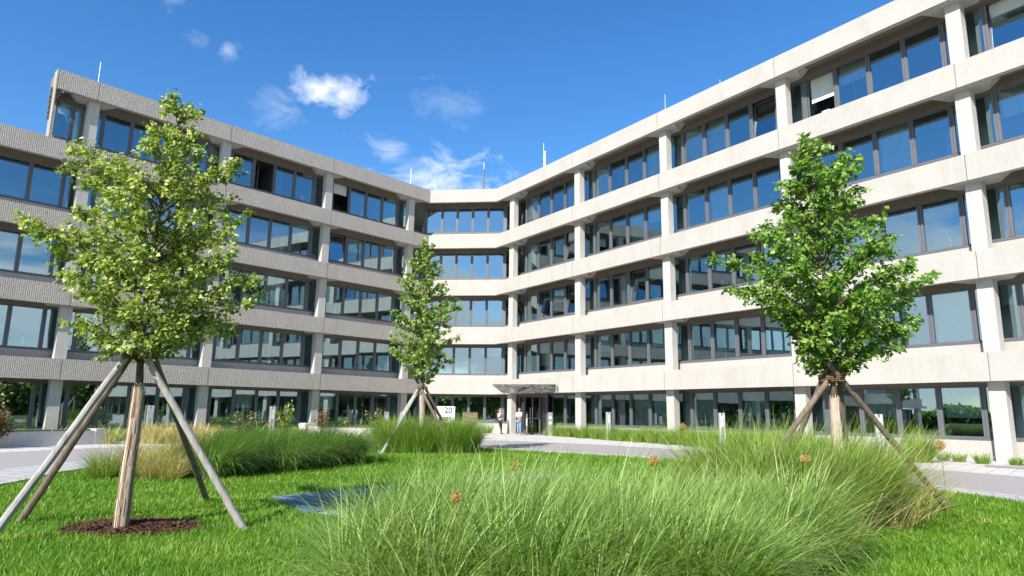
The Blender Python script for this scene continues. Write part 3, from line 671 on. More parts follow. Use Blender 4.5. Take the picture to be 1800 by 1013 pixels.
# --- planted beds
CW = math.pi
grass_bed('tall_grass', [(7.15, -42.1), (6.95, -41.0), (7.1, -40.0), (7.6, -39.4), (8.6, -38.9), (10.0, -38.8), (11.1, -39.1), (11.1, -39.8), (10.4, -40.9), (9.6, -42.2), (8.2, -42.6)], 165, 400, .86, 1, (.02, .8), (.3, 1.9), .0115, 6, M_gfore,
          'big foreground mass of long arching blue green ornamental grass', wind=(.10, .02), rad=.20)
grass_bed('tall_grass', [(10.4, -38.0), (11.7, -38.3), (12.7, -37.4), (13.3, -36.2), (13.5, -35.2), (12.6, -34.6), (11.5, -34.8), (10.3, -36.4)], 95, 330, 1.07, 1, (.02, .6), (.2, 1.4), .0125, 6, M_gright,
          'yellow green ornamental grass round the foot of the right hand tree', wind=(.05, 0), rad=.2)
grass_bed('straw_grass', None, 14, 42, 1.35, 1, (.25, .9), (.5, 1.3), .011, 7, M_gtan, 'long straw coloured stalks arching out of the right hand grass mass', wind=(.35, -.2), rad=.15,
          clus=[(11.6, -38.0), (12.2, -37.8), (12.7, -37.3), (12.9, -36.6), (11.2, -38.3), (13.3, -36.2), (12.0, -37.2), (12.6, -37.9), (11.9, -38.4), (13.3, -36.9)][:10] + [(10.8, -37.2), (11.3, -36.5), (12.4, -36.2), (13.5, -35.6)])
grass_bed('sedge_bed', [(1.5, -33.9), (2.2, -31.8), (2.7, -29.3), (2.2, -27.8), (.9, -26.6), (.3, -28.0), (-.1, -31), (.3, -33.4)], 190, 230, 1.0, 1, (.05, .55), (.7, 2.0), .014, 6, M_gdark,
          'dark green arching sedge bed left of the middle tree', wind=(.34, -.24), rad=.2)
grass_bed('straw_grass', None, 9, 420, .95, 1, (.05, .8), (.5, 1.6), .0085, 6, M_gtan, 'straw coloured grass tufts behind the left hand tree', rad=.18,
          clus=[(-.2, -34.0), (.35, -34.2), (.8, -34.3), (0.2, -33.2), (-.6, -33.1), (-.9, -32.2), (.1, -32.2), (-.5, -31.2), (-1.1, -30.4), (.6, -33.6)])
grass_bed('straw_grass', None, 1, 500, .8, 1, (.1, 1.0), (.3, 1.2), .009, 5, M_gright, 'light green grass tuft at the left end of the straw coloured tufts', rad=.2, clus=[(-.55, -34.35), (-.8, -33.9)])
grass_bed('grass_hedge', [(2.2, -25.0), (4.8, -24.3), (5.0, -22.9), (4.3, -22.0), (2.2, -22.8), (1.6, -24)], 110, 260, 1.08, 1, (.02, .5), (.1, 1.2), .014, 5, M_ghedge,
          'bushy fine leaved grass hedge round the middle tree', rad=.2)
fp = lambda s, r: tuple(wp('R', s, r))[:2]
grass_bed('grass_strip', [fp(5.2, .6), fp(7, .5), fp(19.5, -1.9), fp(23, -2.4), fp(24, .5), fp(20, .95), fp(5.4, .98)], 330, 90, .72, 1, (.02, .6), (.1, 1.0), .02, 4, M_ghedge,
          'low green grass strip along the foot of the right wing', rad=.22)
gp_ = lambda s, r: tuple(wp('L', s, r))[:2]
grass_bed('grass_border', [gp_(6, .8), gp_(6, -1.2), (-6.6, -15), (-10.3, -22.4), (-11.4, -25.6), (-14, -31), (-18, -36), gp_(34, .8)], 1500, 26, .46, 1, (.05, .8), (.2, 1.3), .03, 3, M_gdark,
          'low green planting between the left wing and the concrete seat wall', rad=.3)
grass_bed('straw_grass', [(-6.5, -20.5), (-9.5, -22.8), (-9.8, -21), (-8, -17.5)], 26, 90, .85, 1, (.05, .7), (.2, 1.2), .02, 4, M_gtan, 'dry yellow grass beyond the road beside the end of the seat wall', rad=.25)
grass_bed('grass_border', [(-4.6, -11.9), (-2.2, -11.0), (-2.2, -3), gp_(1.5, -.5), gp_(6, -.6)], 260, 40, .5, 1, (.05, .7), (.2, 1.2), .025, 3, M_ghedge, 'low green planting behind the short concrete planter wall', rad=.25)
# separate clumps by the right wing and by the entrance
TUFT = [((19.5, -23.6), 1.15, 700, 'rounded waist high grass clump at the foot of the right wing'), ((20.95, -22.95), .42, 160, 'small grass tuft right of the waist high clump by the paving'),
        ((21.25, -23.75), .45, 160, 'small grass tuft touching the foot of the rightmost column'), ((22.0, -24.2), .45, 170, 'small grass tuft just right of the rightmost column'), ((22.4, -24.9), .4, 150, 'small leafy tuft at the right edge of the photo'),
        ((20.7, -22.5), .40, 120, 'smallest grass tuft beside the ribbed plinth of the right wing'),
        ((1.35, -.7), 1.05, 260, 'dark grass clump between the rusty plate and the entrance column'), ((2.2, -.4), .8, 200, 'grass clump beside the woman at the entrance'), ((.4, -.9), .8, 200, 'grass clump behind the rusty steel plate')]
for (x, y), h, n, lab in TUFT:
    grass_bed('grass_clump', None, 1, n, h, 1, (.02, .75), (.1, .9), .018, 4, M_ghedge, lab, cat='grass clump', kind=None, clus=[(x, y)], rad=.28*min(1, h+.2), group='grass clumps at the foot of the building')

# --- ornamental onion seed heads
ALL = [((8.06, -40.02), .86, .055, 'seed head nearest the lawn gap, above the foreground grass'), ((7.87, -42.2), .80, .04, 'seed head lowest in the foreground grass'), ((9.46, -39.87), .92, .055, 'seed head in the middle of the foreground grass top'),
       ((11.2, -39.0), .92, .055, 'seed head in front of the right hand tree'), ((13.6, -37.0), 1.02, .06, 'seed head at the right end of the grass beside the brown pole'), ((10.3, -36.0), 1.2, .06, 'seed head high in the grass left of the right hand tree')]
for k, (px_, X, Y) in enumerate([(0, .3, -30.0), (0, .9, -30.6), (0, 1.7, -29.6), (0, -.6, -30.2), (0, 2.2, -28.6), (0, -1.1, -28.5), (0, .2, -28.2), (0, -6.2, -17.6), (0, -5.4, -16.8), (0, -3.9, -11.4), (0, -3.4, -11.5), (0, -3.0, -11.0)]):
    ALL.append(((X, Y), 1.0+.12*((k*7) % 5-2)*.6 if k < 7 else 1.0+.1*(k % 3), .06, None))
DESC = ['dark sedge bed, leftmost of its row', 'dark sedge bed, second of its row', 'dark sedge bed near its right side', 'straw tufts behind the left tree', 'sedge bed close to the middle tree', 'back of the straw tufts', 'back of the sedge bed',
        'far planting left of the tree trunk', 'far planting right of the tree trunk', 'short planter wall at its left end', 'short planter wall at its middle', 'short planter wall at its right end']
for k, ((x, y), z, rad, lab) in enumerate(ALL):
    lab = ('orange brown round ' + lab) if lab else 'small orange round seed head over the ' + DESC[k-6]
    o = empty('seed_head_flower', (x, y, 0), lab, 'flower', 'round orange seed heads of ornamental onions')
    m = MB(); m.tube([(x, y, 0), (x+.01, y, z*.5), (x, y, z)], [.005, .005, .004], 5); m.build('stem', M_gtan, o)
    m = MB(); rs = random.Random(k)
    for q in range(170 if k < 6 else 60):
        d = Vector((rs.gauss(0, 1), rs.gauss(0, 1), rs.gauss(0, 1))).normalized(); c = Vector((x, y, z)); t = d.orthogonal().normalized(); b = d.cross(t)
        L = rad*rs.uniform(.75, 1.05); e = .0012 if k < 6 else .003; s = rad*.13
        m.face([c+t*e, c-t*e, c+d*L-t*e, c+d*L+t*e], [(0,0)]*4); tip = c+d*L
        m.face([tip+t*s, tip+b*s, tip-t*s, tip-b*s], [(0,0)]*4); m.face([tip+d*s, tip+t*s, tip-d*s, tip-t*s], [(0,0)]*4)
    h = m.build('seed_head', M_all, o); a = h.data.attributes.new('rnd', 'FLOAT', 'POINT'); a.data.foreach_set('value', NR.random(len(h.data.vertices)).astype(np.float32))

# --- mulch disc and chips under the left tree
def disc(name, c, rx, ry, z, mat, n=36, label=None):
    m = MB(); ring = [(c[0]+rx*(1+.1*math.sin(3*a+1)+.05*math.sin(7*a))*math.cos(a), c[1]+ry*(1+.1*math.sin(3*a+1))*math.sin(a), z) for a in [2*math.pi*k/n for k in range(n)]]
    for k in range(n): m.face([(c[0], c[1], z+.06), ring[k], ring[(k+1) % n]], [(0,0)]*3)
    return m.build(name, mat, smooth=True)
mulch = disc('bark_mulch', MUL, .80, .62, .014, M_mulch)
tag(mulch, 'dark brown bark mulch disc round the foot of the left hand tree', 'mulch', None, 'stuff')
m = MB(); rs = random.Random(3)
for q in range(2600):
    a = rs.uniform(0, 6.28); r = math.sqrt(rs.random())*1.02; x = MUL[0]+.78*r*math.cos(a); y = MUL[1]+.6*r*math.sin(a); z = .02+.06*max(0, 1-r)+rs.uniform(0, .015)
    d = Vector((rs.uniform(-1, 1), rs.uniform(-1, 1), rs.uniform(-.35, .35))).normalized(); t = d.cross(Vector((rs.uniform(-.3, .3), rs.uniform(-.3, .3), 1))).normalized(); L = rs.uniform(.012, .035); w_ = rs.uniform(.005, .012); c = Vector((x, y, z))
    m.face([c-d*L-t*w_, c+d*L-t*w_, c+d*L+t*w_, c-d*L+t*w_], [(0,0)]*4)
tg = m.build('bark_chips', M_mulch); tg.parent = mulch; tag(tg, kind='stuff')

# --- blue basin in the lawn
def poolmat():
    t = NT('pool_water'); ob = t.coord('Object'); v = t.node('ShaderNodeTexVoronoi'); v.inputs['Scale'].default_value = 26; t.l.new(ob, v.inputs['Vector'])
    c = t.ramp(v.outputs['Color'], [(0.2, (0.010, 0.012, 0.03)), (0.6, (0.022, 0.026, 0.06)), (0.95, (0.20, 0.22, 0.36))]); t.bump(t.noise(ob, 9, 3), 0.25, 0.02); return t.fin(c, 0.35, 0, 0.35)
def liner():
    t = NT('blue_basin_rim'); f = t.noise(t.coord('Object', (1.5, 5, 3)), 2.2, 5, 0.6, 1.0); c = t.ramp(f, [(0.35, (0.04, 0.09, 0.12)), (0.5, (0.08, 0.15, 0.19)), (0.66, (0.30, 0.36, 0.38))]); t.bump(f, 0.4, 0.02); return t.fin(c, 0.6, 0, 0.3)
pool = empty('ornamental_basin', (8, -32, 0), 'narrow blue tiled basin with dark mosaic water set in the lawn', 'basin')
pc = Vector((sum(p[0] for p in POOL)/8, sum(p[1] for p in POOL)/8, 0))
def inset(f, g=0): return [(pc.x+(p[0]-pc.x)*f, pc.y+(p[1]-pc.y)*f) for p in POOL]
ou = POOL; inn = [(4.62, -36.6), (5.7, -34.9), (6.8, -33.2), (7.8, -32.2), (8.0, -32.6), (7.0, -34.3), (5.9, -36.4), (5.15, -37.5)]
m = MB()
for k in range(8): j = (k+1) % 8; m.face([(*ou[k], .05), (*ou[j], .05), (*inn[j], .018), (*inn[k], .018)], [(0,0)]*4)
for k in range(8): j = (k+1) % 8; m.face([(*ou[j], .05), (*ou[k], .05), (*ou[k], .0), (*ou[j], .0)], [(0,0)]*4)
m.build('rim', liner(), pool)
m = MB(); m.face([(*p, .022) for p in inn][::-1], [(0,0)]*8); w_ = m.build('water', poolmat(), pool)
# flat pale slab at the near side of the basin
m = MB(); m.prism([(5.25, -38.0), (6.2, -36.3), (6.9, -36.6), (6.1, -38.3)], .0, .058); m.build('edge_slab', simple('pale_blue_slab', (.22, .28, .30), .4), pool)

# --- trees
LEAF = np.array([[0, 0, 0], [.32, .42, .10], [.0, .5, -.02], [-.32, .42, .10], [0, 1, -.10]])     # folded, pointed leaf
LF = np.array([[0, 1, 2, 3], [2, 1, 4, 3]])
def leaves(name, pos, nrm, tip, size, mat, rnd, parent):
    n = len(pos); nrm = nrm/np.linalg.norm(nrm, axis=1, keepdims=True); tip = tip-nrm*(tip*nrm).sum(1, keepdims=True); tip /= np.linalg.norm(tip, axis=1, keepdims=True)+1e-9
    sd = np.cross(tip, nrm)
    V = pos[:, None, :]+size[:, None, None]*(sd[:, None, :]*LEAF[None, :, 0:1]*1.25+tip[:, None, :]*LEAF[None, :, 1:2]+nrm[:, None, :]*LEAF[None, :, 2:3])
    q = (np.arange(n)*5)[:, None, None]+np.array([[0, 1, 2, 2], [0, 2, 3, 3], [1, 4, 2, 2], [2, 4, 3, 3]])[None]
    q = q[:, :, :3].reshape(-1, 3)
    return npmesh(name, V.reshape(-1, 3), q, mat, np.repeat(rnd, 5), parent, smooth=False, k=3)
def prof(tab, z):
    zs = [t[0] for t in tab]; return [float(np.interp(z, zs, [t[k] for t in tab])) for k in (1, 2)]
def tree(base, axis, tab, nlimb, ntw, nleaf, lsize, mat, label, rad, wrapz, wrapmat_, wraprad, seed, extra=(), gapf=.0, wrapw=False):
    rs = random.Random(seed); rg = np.random.default_rng(seed)
    o = empty('linden_tree', (base[0], base[1], 0), label, 'tree')
    B = Vector((base[0], base[1], 0)); side = Vector((math.cos(ya), -math.sin(ya), 0)); dep = Vector((math.sin(ya), math.cos(ya), 0))
    ax = [(B+side*u+dep*v+Z3*z) for (u, v, z) in axis]; zs = [a[2] for a in axis]; ztop = zs[-1]
    def onax(z):
        return B+side*float(np.interp(z, zs, [a[0] for a in axis]))+dep*float(np.interp(z, zs, [a[1] for a in axis]))+Z3*z
    tr = MB(); n = len(ax); tr.tube(ax, [max(rad*(1-(a[2]/ztop)**1.3*.93), .006) for a in axis], 10)
    tr.build('trunk', M_bark, o, smooth=True)
    br = MB(); P = []; D = []; RN = []
    jobs = []
    z0, z1 = tab[0][0], tab[-1][0]
    for k in range(nlimb):
        zt = z0+(z1-z0)*((k+.5)/nlimb)**.92+rs.uniform(-.1, .1); azm = k*2.39996+rs.uniform(-.3, .3)
        l, r = prof(tab, zt); uax = float(np.interp(zt, zs, [t[0] for t in axis])); l = abs(l)+uax; r = max(r-uax, .05); cu = math.cos(azm); rd = (r if cu > 0 else l)*abs(cu)+(abs(l)+r)*.5*.92*(1-abs(cu)); rd *= rs.choice([rs.uniform(.5, .8), rs.uniform(.75, 1.0), rs.uniform(.85, 1.02)])
        jobs.append((zt, azm, max(rd, .18)))
    jobs += list(extra)
    for zt, azm, rd in jobs:
        d = side*math.cos(azm)+dep*math.sin(azm); zs0 = max(min(zt-rd*.55-.1, ztop-.25), tab[0][0]-.12)
        a = onax(zs0); cx = onax(min(zt, ztop)); e = Vector((cx.x, cx.y, 0))*1+d*rd; e.z = zt
        L = (e-a).length; pts = []
        for i in range(7):
            t = i/6; p = a.lerp(e, t)+Z3*(math.sin(t*math.pi)*L*.07)+Vector((rs.gauss(0, .016), rs.gauss(0, .016), rs.gauss(0, .012)))*L*(1 if 0 < i else 0); pts.append(p)
        r1 = min(rad*.30, .010+.009*L)
        br.tube(pts, [r1*(1-.85*i/6) for i in range(7)], 5, cap=False)
        nt = max(3, int(ntw*L))
        for j in range(nt):
            t = .22+.78*(j+rs.random())/nt; f = min(t*6, 5.999); i = int(f); p = pts[i].lerp(pts[i+1], f-i)
            td = ((pts[i+1]-pts[i]).normalized()*rs.uniform(.3, 1)+Vector((rs.gauss(0, .55), rs.gauss(0, .55), rs.gauss(.05, .34)))).normalized()
            tl = rs.uniform(.14, .34)*(1.15-.5*t)*(.6+.4*min(1, L)); q = p+td*tl+Z3*(-.05*tl)
            br.tube([p, p.lerp(q, .5)+Z3*.01, q], [.0035, .0028, .0015], 3, cap=False)
            for u in range(nleaf):
                s = rs.uniform(.15, 1.08); P.append(p.lerp(q, s)+Vector((rs.gauss(0, .03), rs.gauss(0, .03), rs.gauss(-.02, .03)))); D.append(td)
                RN.append(0)
    br.build('branches', M_bark, o)
    P = np.array([tuple(p) for p in P]); D = np.array([tuple(d) for d in D]); n = len(P)
    nrm = rg.normal(0, .6, (n, 3))+np.array([-.15, -.35, .6]); tip = D*.6+rg.normal(0, .55, (n, 3))+np.array([0, 0, -.55])
    clump = .5+.5*np.sin(P[:, 0]*5+P[:, 2]*4)*np.sin(P[:, 1]*5-P[:, 2]*3)
    rnd = np.clip(rg.beta(1.2, 1.7, n)*.85+clump*.18, 0, 1)
    lv = leaves('crown', P, nrm, tip, lsize*rg.uniform(.5, 1.3, n), mat, rnd, o)
    # the wrap of split reed or jute round the lower trunk
    wm = MB(); rn = []; N = 64; sv = [rs.random() for _ in range(N)]
    for k in range(N):
        a0 = 2*math.pi*k/N; seg = 9; zz = 0.0; 
        zc = [wrapz*i/seg for i in range(seg+1)]; off = rs.uniform(-.012, .014); top = rs.uniform(-.07, .05)
        for i in range(seg):
            if rs.random() < .05: continue
            za, zb = zc[i], zc[i+1]+(top if i == seg-1 else 0); tw = .12*math.sin(k)
            w2 = math.pi/N*rs.uniform(.75, 1.5); ra = wraprad(za)+off+rs.uniform(-.004, .005); rb_ = wraprad(zb)+off+rs.uniform(-.004, .005)
            ca, cb = onax(za), onax(zb); 
            pt = lambda c, r, a: c+Vector((math.cos(a)*r, math.sin(a)*r, 0))
            q = [pt(ca, ra, a0-w2+tw*i*.1), pt(ca, ra, a0+w2+tw*i*.1), pt(cb, rb_, a0+w2+tw*(i+1)*.1), pt(cb, rb_, a0-w2+tw*(i+1)*.1)]
            wm.face(q, [(0, za), (1, za), (1, zb), (0, zb)]); v = min(1, max(0, sv[k]+rs.uniform(-.13, .13))); rn += [v]*4
    core = [onax(wrapz*i/6) for i in range(7)]
    b0 = len(wm.v); wm.tube(core, [wraprad(wrapz*i/6)-.014 for i in range(7)], 16); rn += [.1]*(len(wm.v)-b0)
    w = wm.build('trunk_wrap', wrapmat_, o); at = w.data.attributes.new('rnd', 'FLOAT', 'POINT'); at.data.foreach_set('value', np.array(rn, dtype=np.float32))
    return o
# left tree (about 8 m away, 5 m tall)
LT = Vector((3.53, -39.5, 0))
tree((3.53, -39.5), [(0, 0, 0), (0, 0, .5), (.01, .02, 1.1), (.01, .03, 1.63), (-.02, .02, 2.1), (-.01, .0, 2.6), (.0, .03, 3.2), (.03, 0, 3.8), (.10, 0, 4.3), (.13, 0, 4.8), (.17, 0, 5.2)],
     [(2.02, -.30, .22), (2.10, -.48, .5), (2.32, -.72, .92), (2.49, -.80, .90), (2.70, -.90, 1.08), (2.91, -1.0, 1.16), (3.12, -1.12, 1.12), (3.33, -1.25, 1.08), (3.55, -1.2, .95), (3.69, -1.1, .92), (3.85, -.90, .84), (4.07, -.80, .72), (4.29, -.65, .62), (4.5, -.42, .50), (4.68, -.34, .42), (5.02, -.07, .36), (5.22, .06, .25)],
     76, 13, 23, .060, M_leafL, 'left foreground young tree with pale yellow green leaves and split reed trunk mat', .052, 1.63, M_wrap, lambda z: 0.080-.011*z, 4,
     extra=[(3.69, math.pi*.99, 1.68), (3.55, math.pi*1.03, 1.45), (3.33, math.pi*.97, 1.32), (4.60, math.pi*.98, 1.25), (4.42, math.pi*1.05, 1.12), (4.30, math.pi*.95, 1.2), (4.42, 0.05, .80), (4.28, -.1, .82), (2.95, -.05, 1.28), (2.75, .1, 1.25), (2.34, .05, 1.08), (3.75, .05, 1.0), (3.5, -.1, .98)])
# right tree (10 m away)
tree((12.43, -36.53), [(0, 0, 0), (0, .02, .6), (-.01, 0, 1.2), (-.01, 0, 1.8), (-.01, .01, 2.2), (-.02, 0, 2.8), (-.03, 0, 3.6), (-.06, 0, 4.4), (-.13, 0, 5.1), (-.20, 0, 5.65)],
     [(2.08, -.25, .35), (2.28, -.53, .8), (2.49, -.64, .93), (2.75, -.72, 1.25), (3.00, -.99, 1.15), (3.26, -1.25, 1.35), (3.48, -1.38, 1.5), (3.74, -1.5, 1.3), (3.97, -1.3, 1.05), (4.24, -1.05, .83), (4.52, -.80, .77), (4.98, -.60, .60), (5.3, -.45, .6), (5.65, -.30, .05)],
     90, 13, 17, .077, M_leafR, 'young linden at right with dense mid green crown and pale wrapped trunk', .055, 1.66, M_wrapw, lambda z: .092-.012*z, 9,
     extra=[(3.76, math.pi, 1.62), (3.5, 0, 1.58), (5.45, .1, .78), (3.74, .1, 1.35), (2.75, 0.05, 1.3), (3.3, math.pi, 1.3)])
# middle tree (23 m away)
tree((3.25, -23.94), [(0, 0, 0), (.0, 0, 1), (-.05, 0, 2.2), (-.08, 0, 3.2), (-.11, 0, 4.6), (-.10, 0, 6.0), (-.08, 0, 7.3)],
     [(2.5, -.30, .2), (2.75, -.65, .5), (3.1, -.95, 1.0), (3.6, -1.34, 1.25), (4.0, -1.6, 1.3), (4.6, -1.5, 1.1), (5.2, -1.15, 1.3), (5.6, -1.2, .85), (6.25, -1.0, .5), (6.9, -.55, .28), (7.4, -.15, .05)],
     84, 9, 15, .105, M_leafM, 'slim young linden in the middle distance standing in the grass hedge', .07, 1.95, M_wrapw, lambda z: .115-.01*z, 21)

# --- pole supports round the trees
def support(ctr, tie, feet, rad, mats, label, ztop=.22, nrope=3):
    o = empty('tree_support', (ctr[0], ctr[1], 0), label, 'tree stake', 'wooden pole supports round the young trees')
    rs = random.Random(int(ctr[0]*10))
    T = Vector(tie)
    for k, (fx, fy, ox, oy, ex) in enumerate(feet):
        f = Vector((fx, fy, -.05)); t = T+Vector((ox, oy, 0)); e = t+(t-f).normalized()*(ztop+ex); m = MB(); n = 14; pts = []; rr_ = []
        for i in range(n+1):
            q = i/n; pts.append(f.lerp(e, q)+Vector((rs.gauss(0, .0028), rs.gauss(0, .0028), 0))); rr_.append(rad*(1.05-.18*q)*rs.uniform(.965, 1.035))
        m.tube(pts, rr_, 10); m.build('pole', mats[k], o, smooth=True)
    m = MB()
    for (ox, oy) in [(f[2], f[3]) for f in feet]:
        a = T+Vector((ox, oy, 0))
        for j in range(nrope):
            ring = [a+Vector((math.cos(u)*rad*1.35, math.sin(u)*rad*1.5, (j-1)*.028+.02*math.sin(u))) for u in [2*math.pi*q/10 for q in range(11)]]
            m.tube(ring, [.011]*11, 5, cap=False)
        m.tube([a+Z3*.01, a.lerp(T, .5)-Z3*.03, T+Z3*.0], [.012]*3, 5)
    m.build('rope', M_rope, o)
sd = Vector((math.cos(ya), -math.sin(ya), 0)); dp = Vector((math.sin(ya), math.cos(ya), 0))
def so_(u, v): q = sd*u+dp*v; return (q.x, q.y)
TL = LT+Z3*2.0
support((3.5, -39.3), TL, [(4.86, -39.16, *so_(.085, -.07), 0), (2.86, -40.62, *so_(-.10, -.09), -.03), (1.98, -39.2, *so_(-.15, .06), .0), (3.12, -36.95, *so_(.10, .10), .02)], .042, [M_pole, M_pole, M_poled, M_poled],
        'four weathered round poles leaning against the left hand tree')
TR = Vector((12.43, -36.53, 0))+Z3*1.95
support((12.4, -36.5), TR, [(14.35, -35.6, *so_(.05, -.10), .12), (10.75, -36.75, *so_(-.07, -.05), -.05), (11.75, -35.2, *so_(-.12, .07), .06), (13.0, -35.3, *so_(.12, .06), .0)], .045, [M_poled]*4,
        'four brown poles tied to the right hand tree')
TM = Vector((3.20, -23.94, 2.2))
support((3.22, -23.95), TM, [(4.5, -24.3, *so_(-.05, -.1), .15), (1.9, -24.5, *so_(-.1, -.05), .1), (2.2, -25.2, *so_(-.08, .06), .1), (4.3, -22.6, *so_(.10, .06), .1)], .055, [M_poled, M_pole, M_pole, M_poled],
        'four crossed poles tied to the middle tree', .25)

# --- shrubs and the low walls
def shrub(pos, h, w, nst, nl, ls, mat, label, seed, up=.6):
    rs = random.Random(seed); rg = np.random.default_rng(seed); o = empty('shrub', (pos[0], pos[1], 0), label, 'shrub', 'shrubs in the planting beds'); st = MB(); P = []; D = []
    for k in range(nst):
        a = rs.uniform(0, 6.28); r = w*math.sqrt(rs.random()); e = Vector((pos[0]+math.cos(a)*r, pos[1]+math.sin(a)*r, h*rs.uniform(up, 1))); b = Vector((pos[0]+math.cos(a)*r*.15, pos[1]+math.sin(a)*r*.15, 0))
        md = b.lerp(e, .5)+Z3*.08; st.tube([b, md, e], [.012, .008, .003], 4, cap=False)
        for q in range(nl):
            t = rs.uniform(.25, 1.03); p = (b.lerp(md, t*2) if t < .5 else md.lerp(e, t*2-1)); P.append(p+Vector((rs.gauss(0, .06), rs.gauss(0, .06), rs.gauss(0, .05)))); D.append((e-b).normalized())
    st.build('stems', M_bark, o); P = np.array([tuple(p) for p in P]); D = np.array([tuple(d) for d in D]); n = len(P)
    leaves('foliage', P, rg.normal(0, .6, (n, 3))+[0, 0, .6], D+rg.normal(0, .6, (n, 3)), ls*rg.uniform(.6, 1.2, n), mat, rg.random(n), o)
shrub((-11.9, -25.4), 2.3, .7, 26, 46, .11, M_shrub, 'tall leafy shrub at the left edge behind the seat wall', 1)
shrub((-11.3, -26.2), 1.35, 1.0, 60, 40, .13, M_redsh, 'reddish brown feathery shrub at the left edge of the photo', 2, .4)
shrub((-5.9, -18.6), 1.35, .7, 30, 34, .10, M_shrub, 'cream and green variegated shrub left of the white light post', 3, .45)
shrub((-5.6, -15.3), 1.7, .45, 14, 36, .11, M_leafM, 'slender dark stemmed shrub right of the white light post', 4)
shrub((-4.4, -13.5), 1.85, .35, 9, 34, .11, M_redsh, 'thin upright shrub in front of the pale column', 5)
shrub((-2.5, -10.3), 1.45, .75, 30, 30, .10, M_shrub, 'variegated shrub behind the short planter wall', 6, .45)
def wall(name, pts, th, h, label, seat=True, cap_end=None):
    o = empty(name, (pts[0][0], pts[0][1], 0), label, 'low wall'); m = MB(); n = len(pts); V = [Vector((p[0], p[1], 0)) for p in pts]
    off = []
    for i in range(n):
        t = (V[min(i+1, n-1)]-V[max(i-1, 0)]).normalized(); off.append(V[i]+Vector((t.y, -t.x, 0))*th*(-1))
    for i in range(n-1): m.prism([tuple(V[i])[:2], tuple(V[i+1])[:2], tuple(off[i+1])[:2], tuple(off[i])[:2]], 0, h)
    m.build('wall', M_plan, o)
    if seat:
        s = MB()
        for i in range(n-1):
            a, b, c, d = V[i].lerp(V[i+1], .04 if i else .12), V[i+1], off[i+1], off[i].lerp(off[i+1], .04 if i else .12)
            q = lambda p, r, t: tuple(p.lerp(r, t))[:2]
            for (u, v) in ((-.03, .3), (.34, .66), (.7, 1.03)): s.prism([q(a, d, u), q(b, c, u), q(b, c, v), q(a, d, v)], h+.002, h+.045)
        s.build('seat', M_poled, o)
    e = MB()
    t = (V[0]-V[1]).normalized(); nn = (off[0]-V[0]).normalized()
    e.prism([tuple(V[0]-nn*.02)[:2], tuple(V[0]+t*.42-nn*.02)[:2], tuple(off[0]+t*.42+nn*.02)[:2], tuple(off[0]+nn*.02)[:2]], 0, h+.06); e.build('end_block', M_plan, o)
wall('seat_wall', [(-9.75, -22.6), (-10.35, -24.0), (-11.0, -25.6), (-12.1, -28.0), (-13.6, -31.0), (-15.5, -34.5)], -.45, .52, 'curved pale concrete seat wall with a timber top at left beyond the road')
wall('planter_wall', [(-4.75, -13.2), (-3.4, -12.5), (-2.0, -11.9), (-.8, -11.3)], .35, .52, 'short pale concrete planter wall left of the middle tree', True)
m = MB(); c = Vector((-7.1, -8.9, 0)); m.box((c, dL, iL, Z3), -.35, .35, -.35, .35, .0, .62); m.box((c, dL, iL, Z3), -.30, .30, -.30, .30, .62, .66)
tag(m.build('concrete_block', M_plan), 'square concrete block at the foot of a left wing column', 'block')
# --- light posts: two thin upright slabs with a slot
for (x, y), h, lab in [((-10.1, -18.9), 1.5, 'pale light post seen beside the left hand tree trunk'), ((-5.95, -15.9), 1.55, 'white light post between two shrubs at left'), ((-2.3, -9.4), 1.35, 'pale light post left of the middle tree poles'),
                       ((10.07, -9.63), 1.5, 'grey light post in front of the right wing nearest the entrance'), ((14.37, -18.2), 1.5, 'grey light post in front of the right wing left of the right hand tree'), ((18.2, -23.8), 1.5, 'grey light post right of the right hand tree')]:
    o = empty('light_post', (x, y, 0), lab, 'light post', 'slotted light posts in the planting')
    an = math.atan2(CAM.y-y, CAM.x-x)+math.pi/2+.3; fr2 = frame((x, y, 0), an)
    a = MB(); a.box(fr2, -.115, -.03, -.07, .07, 0, h); a.box(fr2, .03, .115, -.07, .07, 0, h-.0); a.box(fr2, -.03, .03, .02, .07, 0, h*.93); a.build('post', M_alu, o)
    a = MB(); a.box(fr2, -.028, .028, -.05, .018, h*.62, h*.9); a.build('lamp_slot', M_white, o)

# --- signs by the entrance
def text(body, size, loc, rotz, mat, parent, name='lettering', align='LEFT'):
    cu = bpy.data.curves.new(name, 'FONT'); cu.body = body; cu.size = size; cu.extrude = .002; cu.offset = .012; cu.align_x = align
    ob = bpy.data.objects.new(name, cu); COL.objects.link(ob); cu.materials.append(mat)
    ob.location = loc; ob.rotation_euler = (math.pi/2, 0, rotz)
    bpy.context.view_layer.update()
    me = bpy.data.meshes.new_from_object(ob.evaluated_get(bpy.context.evaluated_depsgraph_get())); me.transform(ob.matrix_basis); bpy.data.objects.remove(ob)
    o2 = bpy.data.objects.new(name, me); COL.objects.link(o2); o2.parent = parent; o2.matrix_parent_inverse = parent_inv(parent); return o2
sg = empty('address_sign', (1.45, -11.6, 0), 'white address sign reading 20 and base in front of the centre windows', 'sign'); az_s = -.12; fs = frame((1.55, -11.6, 0), az_s)
m = MB(); m.box(fs, -.42, .42, -.04, .04, .28, 1.68); m.build('panel', M_white, sg)
m = MB(); m.box(fs, .422, .50, -.05, .05, 0, 1.68); m.box(fs, -.50, -.422, -.05, .05, 0, 1.68); m.build('frame', M_alu, sg)
P2 = lambda x, y, z: fs[0]+fs[1]*x+fs[2]*y+Z3*z
text('20', .44, P2(.36, -.044, 1.33), az_s, M_black, sg, 'number', 'RIGHT')
m = MB(); m.box(fs, -.40, .40, -.043, -.0405, 1.22, 1.235); m.build('divider', M_alu, sg)
